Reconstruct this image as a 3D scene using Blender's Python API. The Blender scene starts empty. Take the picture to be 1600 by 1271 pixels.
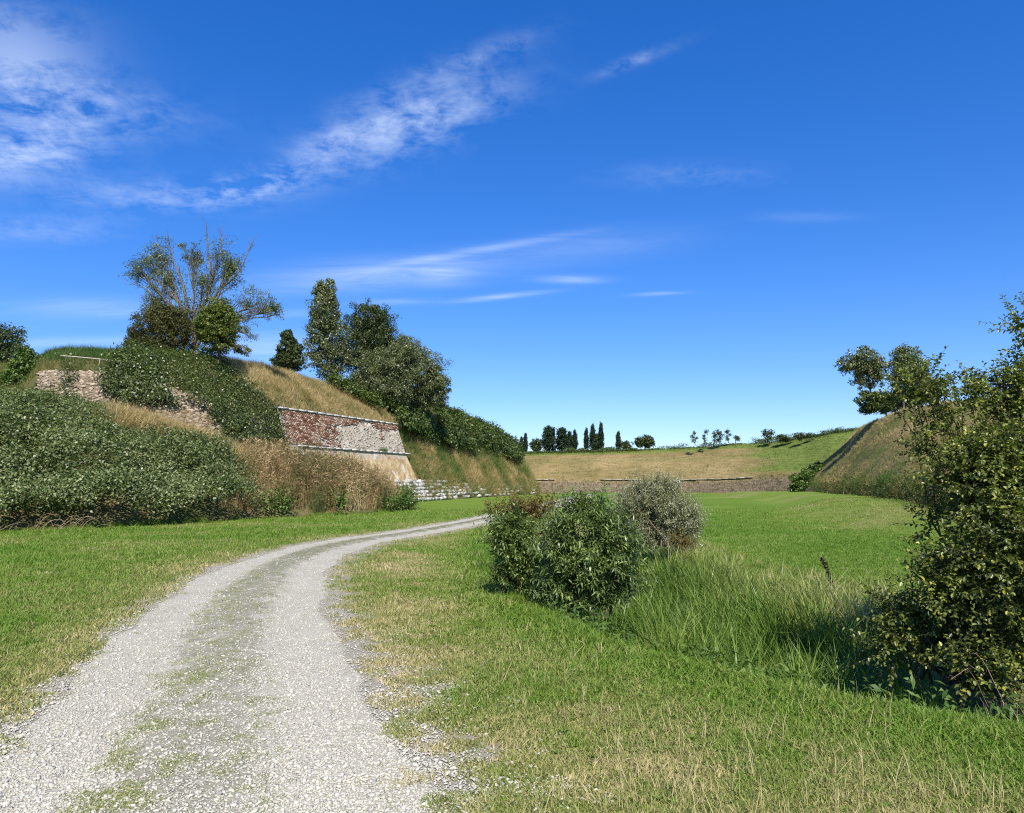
import bpy, math, random
import numpy as np
R = np.random.default_rng(7)
random.seed(7)
scene = bpy.context.scene
C = scene.collection

# ---------------------------------------------------------------- camera
FPX, CU, CV, CAMZ = 1155.0, 800.0, 635.5, 1.6
TH = math.atan(119.5 / FPX)
cam = bpy.data.objects.new('camera', bpy.data.cameras.new('camera'))
C.objects.link(cam)
cam.location = (0, 0, CAMZ)
cam.rotation_euler = (math.pi / 2 + TH, 0, 0)
cam.data.lens = 36 * FPX / 1600
cam.data.sensor_width = 36
cam.data.clip_start = 0.1
cam.data.clip_end = 6000
scene.camera = cam
scene.view_settings.view_transform = 'Standard'
scene.view_settings.look = 'None'
scene.view_settings.exposure = 0.48
scene.view_settings.gamma = 1.0
scene.view_settings.use_curve_mapping = False
try:
    scene.cycles.use_denoising = False
    scene.cycles.pixel_filter_type = 'BLACKMAN_HARRIS'
    scene.cycles.filter_width = 1.15
    scene.cycles.sample_clamp_indirect = 4
    scene.cycles.max_bounces = 6
    scene.cycles.diffuse_bounces = 3
    scene.cycles.glossy_bounces = 2
    scene.cycles.transmission_bounces = 3
    scene.cycles.transparent_max_bounces = 4
except Exception:
    pass

# ---------------------------------------------------------------- sun and sky
SUN_AZ, SUN_EL = math.radians(172), math.radians(47)      # azimuth clockwise from +Y
to_sun = np.array([math.sin(SUN_AZ) * math.cos(SUN_EL), math.cos(SUN_AZ) * math.cos(SUN_EL), math.sin(SUN_EL)])
sd = bpy.data.lights.new('sun', 'SUN')
sd.energy = 5.0
sd.angle = math.radians(0.53)
sd.color = (1.0, 0.95, 0.86)
sun = bpy.data.objects.new('sun', sd)
C.objects.link(sun)
from mathutils import Vector
sun.rotation_euler = Vector(to_sun).to_track_quat('Z', 'Y').to_euler()

world = bpy.data.worlds.new('World')
scene.world = world
world.use_nodes = True
SKY_STRENGTH = 0.13


def pix_dir(u, v):
    cx, cy = (u - CU) / FPX, -(v - CV) / FPX
    return np.array([cx, math.cos(TH) - cy * math.sin(TH), math.sin(TH) + cy * math.cos(TH)])


def build_world():
    nt = world.node_tree
    N, L = nt.nodes, nt.links
    N.clear()
    out = N.new('ShaderNodeOutputWorld')
    bg = N.new('ShaderNodeBackground')
    bg.inputs['Strength'].default_value = SKY_STRENGTH
    L.new(bg.outputs[0], out.inputs[0])
    sky = N.new('ShaderNodeTexSky')
    sky.sky_type = 'NISHITA'
    sky.sun_disc = False
    sky.sun_elevation = SUN_EL
    sky.sun_rotation = SUN_AZ
    sky.air_density = 1.0
    sky.dust_density = 0.1
    sky.ozone_density = 2.0
    sky.altitude = 0
    hs = N.new('ShaderNodeHueSaturation')
    hs.inputs['Saturation'].default_value = 1.31
    hs.inputs['Value'].default_value = 1.0
    hs.inputs['Hue'].default_value = 0.509
    gm = N.new('ShaderNodeGamma')
    gm.inputs[1].default_value = 0.83
    L.new(sky.outputs[0], gm.inputs[0])
    tn = N.new('ShaderNodeMix')
    tn.data_type = 'RGBA'
    tn.blend_type = 'MULTIPLY'
    tn.inputs['Factor'].default_value = 1
    tn.inputs['B'].default_value = (0.90, 1.04, 1.33, 1)
    L.new(gm.outputs[0], tn.inputs['A'])
    L.new(tn.outputs['Result'], hs.inputs['Color'])

    def M(op, a, b=None, c=None):
        n = N.new('ShaderNodeMath')
        n.operation = op
        for i, x in enumerate((a, b, c)):
            if x is None:
                continue
            if isinstance(x, (int, float)):
                n.inputs[i].default_value = x
            else:
                L.new(x, n.inputs[i])
        return n.outputs[0]
    tc = N.new('ShaderNodeTexCoord')
    sep = N.new('ShaderNodeSeparateXYZ')
    L.new(tc.outputs['Generated'], sep.inputs[0])
    X, Y, Z = sep.outputs
    yy = M('MAXIMUM', Y, 0.05)
    a = M('DIVIDE', X, yy)
    b = M('DIVIDE', Z, yy)
    # clouds are a thin high sheet: the noise lives in the sheet's own plane
    zz = M('ADD', M('MAXIMUM', Z, 0.0), 0.16)
    px, py = M('DIVIDE', X, zz), M('DIVIDE', Y, zz)
    cmb = N.new('ShaderNodeCombineXYZ')
    L.new(px, cmb.inputs[0]); L.new(py, cmb.inputs[1])

    def noise(scale, detail, rough, dist, vec):
        n = N.new('ShaderNodeTexNoise')
        n.inputs['Scale'].default_value = scale
        n.inputs['Detail'].default_value = detail
        n.inputs['Roughness'].default_value = rough
        n.inputs['Distortion'].default_value = dist
        L.new(vec, n.inputs['Vector'])
        return n.outputs['Fac']
    mp = N.new('ShaderNodeMapping')
    mp.inputs['Rotation'].default_value = (0, 0, 0.6)
    mp.inputs['Scale'].default_value = (1.0, 2.0, 1)
    L.new(cmb.outputs[0], mp.inputs[0])
    n_big = noise(2.2, 8, 0.62, 0.35, mp.outputs[0])
    n_fine = noise(13, 8, 0.68, 0.3, cmb.outputs[0])
    mp2 = N.new('ShaderNodeMapping')
    mp2.inputs['Rotation'].default_value = (0, 0, -0.35)
    mp2.inputs['Scale'].default_value = (0.6, 3.0, 1)
    L.new(cmb.outputs[0], mp2.inputs[0])
    n_str = noise(3.4, 9, 0.68, 0.7, mp2.outputs[0])
    # banks: u, v, half-length, half-height (px), tilt (deg, + rises to the right), strength, streakiness
    banks = [
        (20, 110, 130, 95, -28, 0.52, 0), (120, 165, 150, 38, -8, 0.40, 0), (30, 240, 110, 42, 8, 0.62, 0),
        (640, 190, 140, 46, 20, 0.70, 0), (720, 100, 120, 20, 22, 0.26, 0),
        (400, 292, 95, 22, 12, 0.6, 0), (240, 305, 130, 26, 0, 0.34, 0), (500, 235, 60, 22, 30, 0.30, 0),
        (590, 428, 170, 22, 5, 0.58, 1), (740, 393, 130, 6, 10, 0.62, 1), (690, 432, 45, 14, 0, 0.35, 1),
        (782, 464, 66, 4, 6, 0.62, 1), (895, 437, 48, 6, 0, 0.50, 1), (1030, 459, 40, 3, 3, 0.35, 1),
        (150, 482, 110, 16, 0, 0.42, 1), (420, 545, 90, 22, 0, 0.5, 1), (110, 536, 130, 8, 2, 0.45, 1),
        (930, 385, 130, 22, 5, 0.22, 1), (1000, 92, 62, 10, 22, 0.34, 0), (1080, 275, 110, 18, 0, 0.16, 0),
        (60, 360, 120, 20, 0, 0.22, 0), (460, 490, 60, 6, 3, 0.35, 1), (620, 472, 60, 5, 2, 0.3, 1), (1260, 340, 70, 8, 0, 0.13, 1),
    ]
    total = None
    for (u, v, ru, rv, tilt, st, sk) in banks:
        d = pix_dir(u, v)
        ca, cb = d[0] / d[1], d[2] / d[1]
        ru_, rv_ = ru / FPX, rv / FPX
        t = math.radians(tilt)
        da, db = M('SUBTRACT', a, ca), M('SUBTRACT', b, cb)
        p = M('ADD', M('MULTIPLY', da, math.cos(t) / ru_), M('MULTIPLY', db, math.sin(t) / ru_))
        q = M('ADD', M('MULTIPLY', da, -math.sin(t) / rv_), M('MULTIPLY', db, math.cos(t) / rv_))
        r2 = M('ADD', M('MULTIPLY', p, p), M('MULTIPLY', q, q))
        g = M('MULTIPLY', M('EXPONENT', M('MULTIPLY', r2, -0.9)), st)
        if sk:
            g = M('MULTIPLY', g, M('MAXIMUM', M('SUBTRACT', M('MULTIPLY', n_str, 3.2), 0.65), 0.05))
            g = M('MULTIPLY', g, 0.75)
        else:
            nn = M('ADD', M('MULTIPLY', n_big, 0.55), M('MULTIPLY', n_fine, 0.45))
            cl = M('MULTIPLY', M('MAXIMUM', M('SUBTRACT', nn, 0.43), 0.0), 8.0)
            cl = M('MINIMUM', cl, 1.15)
            g = M('MULTIPLY', g, cl)
        total = g if total is None else M('ADD', total, g)
    front = M('GREATER_THAN', Y, 0.06)
    total = M('MULTIPLY', total, front)
    # the same thin sheet goes on sparsely round the rest of the sky
    side = M('MULTIPLY', M('SUBTRACT', 1.0, M('MINIMUM', M('MAXIMUM', M('MULTIPLY', Y, 4.0), 0.0), 1.0)),
             M('MULTIPLY', M('MAXIMUM', M('SUBTRACT', n_big, 0.5), 0.0), 1.6))
    total = M('ADD', total, side)
    total = M('MULTIPLY', M('MINIMUM', total, 0.8), 0.64)
    mix = N.new('ShaderNodeMix')
    mix.data_type = 'RGBA'
    L.new(total, mix.inputs['Factor'])
    L.new(hs.outputs[0], mix.inputs['A'])
    mix.inputs['B'].default_value = (4.8, 5.6, 6.9, 1)
    L.new(mix.outputs['Result'], bg.inputs['Color'])


build_world()


# ---------------------------------------------------------------- numeric helpers
def P(u, v, Y):
    d = pix_dir(u, v)
    return np.array([0, 0, CAMZ]) + d * (Y / d[1])


def proj(p):
    p = np.asarray(p, float)
    y, z = p[..., 1], p[..., 2] - CAMZ
    fw = y * math.cos(TH) + z * math.sin(TH)
    up = -y * math.sin(TH) + z * math.cos(TH)
    fw = np.where(fw > 0.05, fw, 0.05)
    return CU + FPX * p[..., 0] / fw, CV - FPX * up / fw


def inpoly(u, v, poly):
    r = np.zeros(u.shape, bool)
    n = len(poly)
    for i in range(n):
        x1, y1 = poly[i]
        x2, y2 = poly[(i + 1) % n]
        if y1 == y2:
            continue
        c = ((y1 > v) != (y2 > v)) & (u < (x2 - x1) * (v - y1) / (y2 - y1) + x1)
        r ^= c
    return r


def hsh(i, j, k, seed):
    n = (i.astype(np.int64) * 374761393 + j.astype(np.int64) * 668265263 + k.astype(np.int64) * 1274126177 + seed * 974634777) & 0x7fffffff
    n = ((n ^ (n >> 13)) * 1274126177) & 0x7fffffff
    return ((n ^ (n >> 16)) & 0xffffff) / float(0xffffff)


def vn(x, y, z=None, s=0):
    x = np.asarray(x, float); y = np.asarray(y, float)
    z = np.zeros_like(x) if z is None else np.asarray(z, float)
    xi, yi, zi = np.floor(x), np.floor(y), np.floor(z)
    fx, fy, fz = x - xi, y - yi, z - zi
    fx, fy, fz = [f * f * (3 - 2 * f) for f in (fx, fy, fz)]
    r = 0
    for a in (0, 1):
        for b in (0, 1):
            for c in (0, 1):
                w = (fx if a else 1 - fx) * (fy if b else 1 - fy) * (fz if c else 1 - fz)
                r = r + w * hsh(xi + a, yi + b, zi + c, s)
    return r


def fbm(x, y, z=None, s=0, o=4):
    r, a, t = 0, 1, 0
    for i in range(o):
        k = 2.03 ** i
        r = r + a * vn(x * k, y * k, None if z is None else z * k, s + i)
        t += a
        a *= 0.5
    return r / t


def sstep(a, b, x):
    t = np.clip((x - a) / (b - a), 0, 1)
    return t * t * (3 - 2 * t)


def norm(v):
    return v / np.maximum(np.linalg.norm(v, axis=-1, keepdims=True), 1e-9)


def rdir(n):
    return norm(R.normal(size=(n, 3)))


# ---------------------------------------------------------------- mesh helpers
def mesh_data(name, V, F, mat=None, smooth=False, attrs=None):
    me = bpy.data.meshes.new(name)
    V = np.asarray(V, np.float32)
    me.vertices.add(len(V))
    me.vertices.foreach_set('co', V.ravel())
    Fs = F if isinstance(F, (list, tuple)) else [F]
    Fs = [np.asarray(f, np.int32) for f in Fs if len(f)]
    nl = sum(f.size for f in Fs)
    nf = sum(len(f) for f in Fs)
    if nf:
        me.loops.add(nl)
        me.polygons.add(nf)
        me.loops.foreach_set('vertex_index', np.concatenate([f.ravel() for f in Fs]))
        tot = np.concatenate([np.full(len(f), f.shape[1], np.int32) for f in Fs])
        st = np.concatenate([[0], np.cumsum(tot)[:-1]]).astype(np.int32)
        me.polygons.foreach_set('loop_start', st)
        me.polygons.foreach_set('loop_total', tot)
        if smooth:
            me.polygons.foreach_set('use_smooth', np.ones(nf, bool))
    if attrs:
        for k, a in attrs.items():
            a = np.asarray(a, np.float32)
            if a.ndim == 1:
                me.attributes.new(k, 'FLOAT', 'POINT').data.foreach_set('value', a)
            else:
                me.attributes.new(k, 'FLOAT_VECTOR', 'POINT').data.foreach_set('vector', a.ravel())
    me.update(calc_edges=True)
    me.validate()
    if mat:
        me.materials.append(mat)
    return me


def add(name, V, F, mat=None, parent=None, smooth=False, attrs=None, label=None, cat=None, kind=None, group=None):
    V = np.asarray(V, float)
    if parent is not None:
        V = V - np.array(parent.location)
    o = bpy.data.objects.new(name, mesh_data(name, V, F, mat, smooth, attrs))
    C.objects.link(o)
    if parent is not None:
        o.parent = parent
    tag(o, label, cat, kind, group)
    return o


def tag(o, label=None, cat=None, kind=None, group=None):
    if label: o['label'] = label
    if cat: o['category'] = cat
    if kind: o['kind'] = kind
    if group: o['group'] = group


def thing(name, label, cat, loc=(0, 0, 0), group=None):
    o = bpy.data.objects.new(name, None)
    o.empty_display_size = 0.2
    o.location = tuple(float(q) for q in loc)
    C.objects.link(o)
    tag(o, label, cat, None, group)
    return o


class Acc:
    """collects geometry of several face sizes"""
    def __init__(s):
        s.V, s.F, s.n = [], {}, 0

    def add(s, V, F):
        F = np.asarray(F)
        V = np.asarray(V, float).reshape(-1, 3)
        s.V.append(V)
        s.F.setdefault(F.shape[1], []).append(F + s.n)
        s.n += len(V)

    def get(s):
        return np.concatenate(s.V), [np.concatenate(f) for f in s.F.values()]


def tubes(pts, rad, sides=5):
    """pts (N,K,3), rad (N,K) -> V, F quads"""
    pts = np.asarray(pts, float); rad = np.asarray(rad, float)
    N, K, _ = pts.shape
    t = norm(np.gradient(pts, axis=1))
    ref = np.where(np.abs(t[:, :1, 2:3]) > 0.9, np.array([1.0, 0, 0]), np.array([0, 0, 1.0]))
    ref = np.broadcast_to(ref, t.shape)
    a = norm(np.cross(t, ref)); b = np.cross(t, a)
    ang = np.arange(sides) * 2 * math.pi / sides
    V = pts[:, :, None, :] + rad[:, :, None, None] * (np.cos(ang)[None, None, :, None] * a[:, :, None, :] + np.sin(ang)[None, None, :, None] * b[:, :, None, :])
    idx = np.arange(N * K * sides).reshape(N, K, sides)
    i0 = idx[:, :-1]; i1 = idx[:, 1:]
    F = np.stack([i0, np.roll(i0, -1, 2), np.roll(i1, -1, 2), i1], -1).reshape(-1, 4)
    return V.reshape(-1, 3), F


def leaves(Pp, D, Nn, Ln, Wd, oval=False, fold=0.25, curl=0.15):
    """one leaf per row: base point, axis, facing normal, length, width"""
    n = len(Pp)
    D = norm(D); S = norm(np.cross(D, Nn)); U = np.cross(S, D)
    Ln = np.broadcast_to(Ln, (n,))[:, None]; Wd = np.broadcast_to(Wd, (n,))[:, None]
    if not oval:
        V = np.stack([Pp, Pp + D * Ln * .45 + S * Wd * .5 + U * Wd * fold, Pp + D * Ln - U * Ln * curl, Pp + D * Ln * .45 - S * Wd * .5 + U * Wd * fold], 1)
        F = np.arange(n * 4).reshape(n, 4)
        return V.reshape(-1, 3), F
    tip = Pp + D * Ln - U * Ln * curl
    mid1 = Pp + D * Ln * .3; mid2 = Pp + D * Ln * .72 - U * Ln * curl * .4
    V = np.stack([Pp, mid1 + S * Wd * .42 + U * Wd * fold, mid2 + S * Wd * .4 + U * Wd * fold, tip,
                  mid2 - S * Wd * .4 + U * Wd * fold, mid1 - S * Wd * .42 + U * Wd * fold], 1)
    b = np.arange(n)[:, None] * 6
    F = np.concatenate([b + np.array([0, 1, 2, 3]), b + np.array([0, 3, 4, 5])])
    return V.reshape(-1, 3), F


def blades(Pp, H, Wd, lean, amt, segs=3, seed=None):
    """arching strips: lean (N,3) horizontal unit, amt 0..1"""
    n = len(Pp)
    H = np.broadcast_to(H, (n,)); Wd = np.broadcast_to(Wd, (n,)); amt = np.broadcast_to(amt, (n,))
    side = norm(np.cross(lean, np.array([0, 0, 1.0])) + rdir(n) * 0.3)
    side[:, 2] *= .3
    rows = []
    for k in range(segs + 1):
        t = k / segs
        hz = H * amt * t ** 1.8
        vz = H * (t - 0.45 * amt * t ** 2.4)
        c = Pp + lean * hz[:, None] + np.array([0, 0, 1.0]) * vz[:, None]
        w = Wd * (1 - t ** 1.6) * 0.5 if k < segs else Wd * 0
        if k < segs:
            rows += [c + side * w[:, None], c - side * w[:, None]]
        else:
            rows += [c]
    V = np.stack(rows, 1)
    m = V.shape[1]
    b = np.arange(n)[:, None] * m
    Q = [b + np.array([2 * k, 2 * k + 1, 2 * k + 3, 2 * k + 2]) for k in range(segs - 1)]
    T = b + np.array([2 * (segs - 1), 2 * (segs - 1) + 1, 2 * segs])
    return V.reshape(-1, 3), ([np.concatenate(Q)] if Q else []) + [T]


def box(c, x, y, z, hx, hy, hz, jit=0.0, bev=0.0):
    """box with axes x,y,z and half sizes, chamfered top face when bev"""
    c = np.asarray(c, float)
    V = []
    for sz in (-1, 1):
        for sx, sy in ((-1, -1), (1, -1), (1, 1), (-1, 1)):
            V.append(c + x * hx * sx + y * hy * sy + z * hz * sz)
    V = np.array(V)
    if jit:
        V = V + R.normal(size=V.shape) * jit
    F = np.array([[0, 3, 2, 1], [4, 5, 6, 7], [0, 1, 5, 4], [1, 2, 6, 5], [2, 3, 7, 6], [3, 0, 4, 7]])
    return V, F


# ---------------------------------------------------------------- material helpers
def newmat(name):
    m = bpy.data.materials.new(name)
    m.use_nodes = True
    nt = m.node_tree
    nt.nodes.clear()
    out = nt.nodes.new('ShaderNodeOutputMaterial')
    return m, nt, out


class NB:
    def __init__(s, nt):
        s.nt, s.N, s.L = nt, nt.nodes, nt.links

    def set(s, sock, x):
        if isinstance(x, (int, float)):
            sock.default_value = x
        elif isinstance(x, tuple):
            sock.default_value = x if len(x) != 3 or sock.type == 'VECTOR' else (*x, 1)
        else:
            s.L.new(x, sock)

    def m(s, op, a, b=None, c=None):
        n = s.N.new('ShaderNodeMath'); n.operation = op
        for i, x in enumerate((a, b, c)):
            if x is not None: s.set(n.inputs[i], x)
        return n.outputs[0]

    def mix(s, f, a, b, mode='MIX'):
        n = s.N.new('ShaderNodeMix'); n.data_type = 'RGBA'; n.blend_type = mode
        s.set(n.inputs['Factor'], f); s.set(n.inputs['A'], a); s.set(n.inputs['B'], b)
        return n.outputs['Result']

    def noise(s, scale, detail=3, rough=.55, vec=None, dist=0, out='Fac'):
        n = s.N.new('ShaderNodeTexNoise')
        n.inputs['Scale'].default_value = scale; n.inputs['Detail'].default_value = detail
        n.inputs['Roughness'].default_value = rough; n.inputs['Distortion'].default_value = dist
        s.L.new(vec if vec is not None else s.pos(), n.inputs['Vector'])
        return n.outputs[out]

    def vor(s, scale, vec=None, feature='F1', out='Distance', rnd=1.0):
        n = s.N.new('ShaderNodeTexVoronoi'); n.feature = feature
        n.inputs['Scale'].default_value = scale
        n.inputs['Randomness'].default_value = rnd
        s.L.new(vec if vec is not None else s.pos(), n.inputs['Vector'])
        return n.outputs[out]

    def pos(s):
        if not hasattr(s, '_p'):
            g = s.N.new('ShaderNodeNewGeometry'); s._p = g.outputs['Position']; s._r = g.outputs['Random Per Island']; s._n = g.outputs['Normal']
        return s._p

    def island(s):
        s.pos(); return s._r

    def scaled(s, vec, sc, rot=(0, 0, 0)):
        n = s.N.new('ShaderNodeMapping'); n.inputs['Scale'].default_value = sc; n.inputs['Rotation'].default_value = rot
        s.L.new(vec, n.inputs[0]); return n.outputs[0]

    def ramp(s, f, stops, interp='LINEAR'):
        n = s.N.new('ShaderNodeValToRGB'); n.color_ramp.interpolation = interp
        e = n.color_ramp.elements
        while len(e) < len(stops): e.new(0.5)
        for i, (p, c) in enumerate(stops):
            e[i].position = p
            e[i].color = (*c, 1) if not isinstance(c, (int, float)) else (c, c, c, 1)
        s.set(n.inputs[0], f)
        return n.outputs[0]

    def attr(s, name, typ='GEOMETRY', out='Fac'):
        n = s.N.new('ShaderNodeAttribute'); n.attribute_name = name; n.attribute_type = typ
        return n.outputs[out]

    def bump(s, h, strength=.5, dist=.02):
        n = s.N.new('ShaderNodeBump'); n.inputs['Strength'].default_value = strength; n.inputs['Distance'].default_value = dist
        s.L.new(h, n.inputs['Height']); return n.outputs[0]

    def pbr(s, col, rough=.9, spec=.2, normal=None):
        n = s.N.new('ShaderNodeBsdfPrincipled')
        s.set(n.inputs['Base Color'], col); s.set(n.inputs['Roughness'], rough)
        s.set(n.inputs['Specular IOR Level'], spec)
        if normal is not None: s.L.new(normal, n.inputs['Normal'])
        return n.outputs[0]


def foliage_mat(name, dark, mid, light, accent=None, acc_amt=0.12, rough=.45, trans=.28, spec=.45, clump=0.9):
    m, nt, out = newmat(name)
    b = NB(nt)
    r = b.island()
    n = b.noise(clump, 3, .6)
    f = b.m('ADD', b.m('MULTIPLY', r, .62), b.m('MULTIPLY', b.m('SUBTRACT', n, .32), 1.05))
    col = b.ramp(f, [(0.1, dark), (0.5, mid), (0.95, light)])
    if accent:
        r2 = b.m('FRACT', b.m('MULTIPLY', r, 17.31))
        n2 = b.noise(clump * .6, 2, .5)
        sel = b.m('LESS_THAN', r2, b.m('MULTIPLY', n2, acc_amt * 2))
        col = b.mix(sel, col, accent)
    p = b.pbr(col, rough, spec)
    t = b.N.new('ShaderNodeBsdfTranslucent')
    b.L.new(b.mix(1.0, col, (1.0, 1.25, .45), 'MULTIPLY'), t.inputs[0])
    mx = b.N.new('ShaderNodeMixShader'); mx.inputs[0].default_value = trans
    b.L.new(p, mx.inputs[1]); b.L.new(t.outputs[0], mx.inputs[2])
    b.L.new(mx.outputs[0], out.inputs[0])
    return m


def blade_mat(name, stops, trans=.3, rough=.5, jitter=.3):
    """colour from the instance's own tint (0 lush .. 1 straw)"""
    m, nt, out = newmat(name)
    b = NB(nt)
    t0 = b.attr('tint', 'INSTANCER')
    f = b.m('ADD', t0, b.m('MULTIPLY', b.m('SUBTRACT', b.island(), .5), jitter))
    col = b.ramp(f, stops)
    p = b.pbr(col, rough, .3)
    t = b.N.new('ShaderNodeBsdfTranslucent')
    b.L.new(b.mix(1.0, col, (1.0, 1.15, .6), 'MULTIPLY'), t.inputs[0])
    mx = b.N.new('ShaderNodeMixShader'); mx.inputs[0].default_value = trans
    b.L.new(p, mx.inputs[1]); b.L.new(t.outputs[0], mx.inputs[2])
    b.L.new(mx.outputs[0], out.inputs[0])
    return m


def bark_mat(name, c1, c2):
    m, nt, out = newmat(name)
    b = NB(nt)
    n = b.noise(6, 5, .65, b.scaled(b.pos(), (3, 3, .6)))
    b.L.new(b.pbr(b.ramp(n, [(.3, c1), (.7, c2)]), .9, .1, b.bump(n, .6, .02)), out.inputs[0])
    return m


# ---------------------------------------------------------------- ground shape
ditch_line = np.array([(22, -2), (14, 1.2), (9, 3.1), (5.5, 4.25), (3.45, 4.9), (2.9, 5.2), (2.1, 6.06), (1.25, 7.25), (.45, 8.9), (-.05, 11.3), (-.45, 14.8), (-.6, 20), (-.3, 25), (.6, 32), (2.5, 45)], float)
road_c = np.array([(-1.2, 0), (-1.55, 3), (-2.05, 5), (-2.9, 7.6), (-3.85, 11), (-4.5, 14.5), (-4.65, 18), (-4.25, 21), (-3.2, 24.4), (-1.75, 30.5), (.1, 40), (2.0, 50), (5.1, 69), (7.6, 84), (10, 98)], float)


def catmull(p, n):
    p = np.asarray(p, float)
    q = np.vstack([2 * p[0] - p[1], p, 2 * p[-1] - p[-2]])
    t = np.linspace(0, len(p) - 1 - 1e-6, n)
    i = t.astype(int); f = (t - i)[:, None]
    a, b, c, d = q[i], q[i + 1], q[i + 2], q[i + 3]
    return .5 * (2 * b + (c - a) * f + (2 * a - 5 * b + 4 * c - d) * f ** 2 + (3 * b - a - 3 * c + d) * f ** 3)


road_d = catmull(road_c, 240)
ditch_d = catmull(ditch_line, 140)


def sdist(x, y, line):
    """signed distance (+ = right of the line's direction) and index of the nearest point"""
    x = np.asarray(x, float).ravel(); y = np.asarray(y, float).ravel()
    d = np.empty(len(x)); k = np.empty(len(x), int)
    t = np.gradient(line, axis=0)
    for s in range(0, len(x), 20000):
        dx = x[s:s + 20000, None] - line[None, :, 0]; dy = y[s:s + 20000, None] - line[None, :, 1]
        r2 = dx * dx + dy * dy
        i = r2.argmin(1); j = np.arange(len(i))
        tx, ty = t[i, 0], t[i, 1]
        tl = np.hypot(tx, ty)
        ddx, ddy = dx[j, i], dy[j, i]
        side = (ddx * ty - ddy * tx) / tl
        al = np.abs((ddx * tx + ddy * ty) / tl)
        dist = np.where(al < 0.6, np.abs(side), np.sqrt(r2[j, i]))
        d[s:s + 20000] = np.sign(side) * dist
        k[s:s + 20000] = i
    return d, k


def road_hw(y):
    return np.interp(y, [3, 8, 14, 20, 26, 40, 90], [1.22, 1.16, 1.06, .95, .82, .78, .85])


def TERR(y):
    return 12.6 + (y - 23) * .19 + 1.2 * np.sin(y * .13)


def gz(x, y):
    shp = np.shape(x)
    x = np.asarray(x, float).ravel(); y = np.asarray(y, float).ravel()
    s, _ = sdist(x, y, ditch_d)
    # inside the ditch: right of the near lip
    fade = 1 - sstep(27, 38, y)
    s2 = s + (fbm(x * .8, y * .8, s=5) - .5) * .5
    prof = -1.2 * sstep(-.15, 1.35, s2) * (1 - sstep(3.1, 5.2, s2)) - .12 * sstep(3, 5.2, s2)
    z = prof * fade
    # gentle swells in the far meadow
    far = sstep(18, 40, y)
    z = z + far * sstep(4, 12, x) * (fbm(x * .09 + 3, y * .09, s=9) - .35) * .5
    z = z + .55 * sstep(-.2, 3.2, x - TERR(y)) * sstep(10, 22, y) * (1 - sstep(90, 110, y))
    rd, _ = sdist(x, y, road_d)
    off = sstep(1.2, 3.5, np.abs(rd))
    z = z + off * (fbm(x * .35, y * .35, s=2) - .5) * .10 + (fbm(x * 1.7, y * 1.7, s=3, o=2) - .5) * .02 * np.clip(30 / (y + 10), 0, 1) * off
    # the road's two ruts and its raised middle
    u = np.abs(rd) / road_hw(y)
    z = z + (1 - off) * .035 * np.exp(-(u / .28) ** 2) - (1 - off) * .01 * np.exp(-((u - .6) / .22) ** 2)
    return z.reshape(shp)


def axis_pts(segs):
    out = [segs[0][0]]
    for a, b, h in segs:
        n = max(1, int(round((b - a) / h)))
        out += list(np.linspace(a, b, n + 1)[1:])
    return np.array(out)


def geo_pts(a, b, h0, g):
    out, x, h = [], a, h0
    while x < b:
        h *= g; x += h; out.append(x)
    return np.array(out)


xs = axis_pts([(-14, -7, .25), (-7, 7.5, .1), (7.5, 16, .25), (16, 45, .8)])
xs = np.concatenate([-geo_pts(14, 2500, .4, 1.25)[::-1], xs, geo_pts(45, 2500, 1, 1.25)])
ys = axis_pts([(-6, 2.4, .6), (2.4, 14, .1), (14, 30, .2), (30, 70, .5), (70, 125, 1)])
ys = np.concatenate([ys, geo_pts(125, 4000, 1.2, 1.25)])
GX, GY = np.meshgrid(xs, ys)
GZ = gz(GX, GY)
gv = np.stack([GX, GY, GZ], -1).reshape(-1, 3)
gu_, gv_ = proj(gv)


def lawn_dry(x, y):
    """0 lush .. 1 straw, everywhere on the flat ground"""
    s, _ = sdist(x, y, ditch_d)
    rd, _ = sdist(x, y, road_d)
    n = fbm(x * .5, y * .5, s=21); n2 = fbm(x * 2.1, y * 2.1, s=22)
    left = rd < 0
    dry = np.where(left, .20 + .75 * (n - .42) + .35 * (n2 - .5) + .22 * (1 - sstep(.0, 2.2, -rd - road_hw(y))),
                   .62 + .8 * (n - .5) + .9 * (n2 - .5))
    # right lawn: fades green at the ditch's lip
    lip = np.exp(-((s + .35) / .75) ** 2)
    dry = np.where(left, dry, dry * (1 - .7 * lip))
    far_side = s > 2.6
    band = fbm(x * .12 + y * .02, y * .22 - x * .10, s=31)
    dm = .04 + .2 * (n - .5) + .22 * sstep(.44, .66, band) + .20 * sstep(18, 34, y) * sstep(7, 15, x) - .15 * sstep(30, 50, y)
    tb = x - TERR(y)
    dm = dm + .16 * sstep(-1.5, 1, tb) * (1 - sstep(3, 8, tb)) * sstep(14, 24, y) + .12 * sstep(3, 8, tb) * sstep(14, 24, y)
    dry = np.where(far_side & (y < 140), dm, dry)
    dry = np.where(left & (y > 30), .22 + .3 * (n - .5), dry)
    return np.clip(dry, 0, 1)


dry_v = lawn_dry(gv[:, 0], gv[:, 1])
s_v, _ = sdist(gv[:, 0], gv[:, 1], ditch_d)
wet_v = sstep(.25, .9, s_v) * (1 - sstep(3.6, 4.8, s_v)) * (1 - sstep(26, 34, gv[:, 1]))
rd_v, _ = sdist(gv[:, 0], gv[:, 1], road_d)
edge_v = 1 - sstep(.0, .9, np.abs(rd_v) - road_hw(gv[:, 1]))
edge_v = np.maximum(edge_v, .75 * (1 - sstep(.3, 1.9, rd_v - road_hw(gv[:, 1]))) * (rd_v > 0) * (1 - sstep(6, 10, gv[:, 1])))

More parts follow.
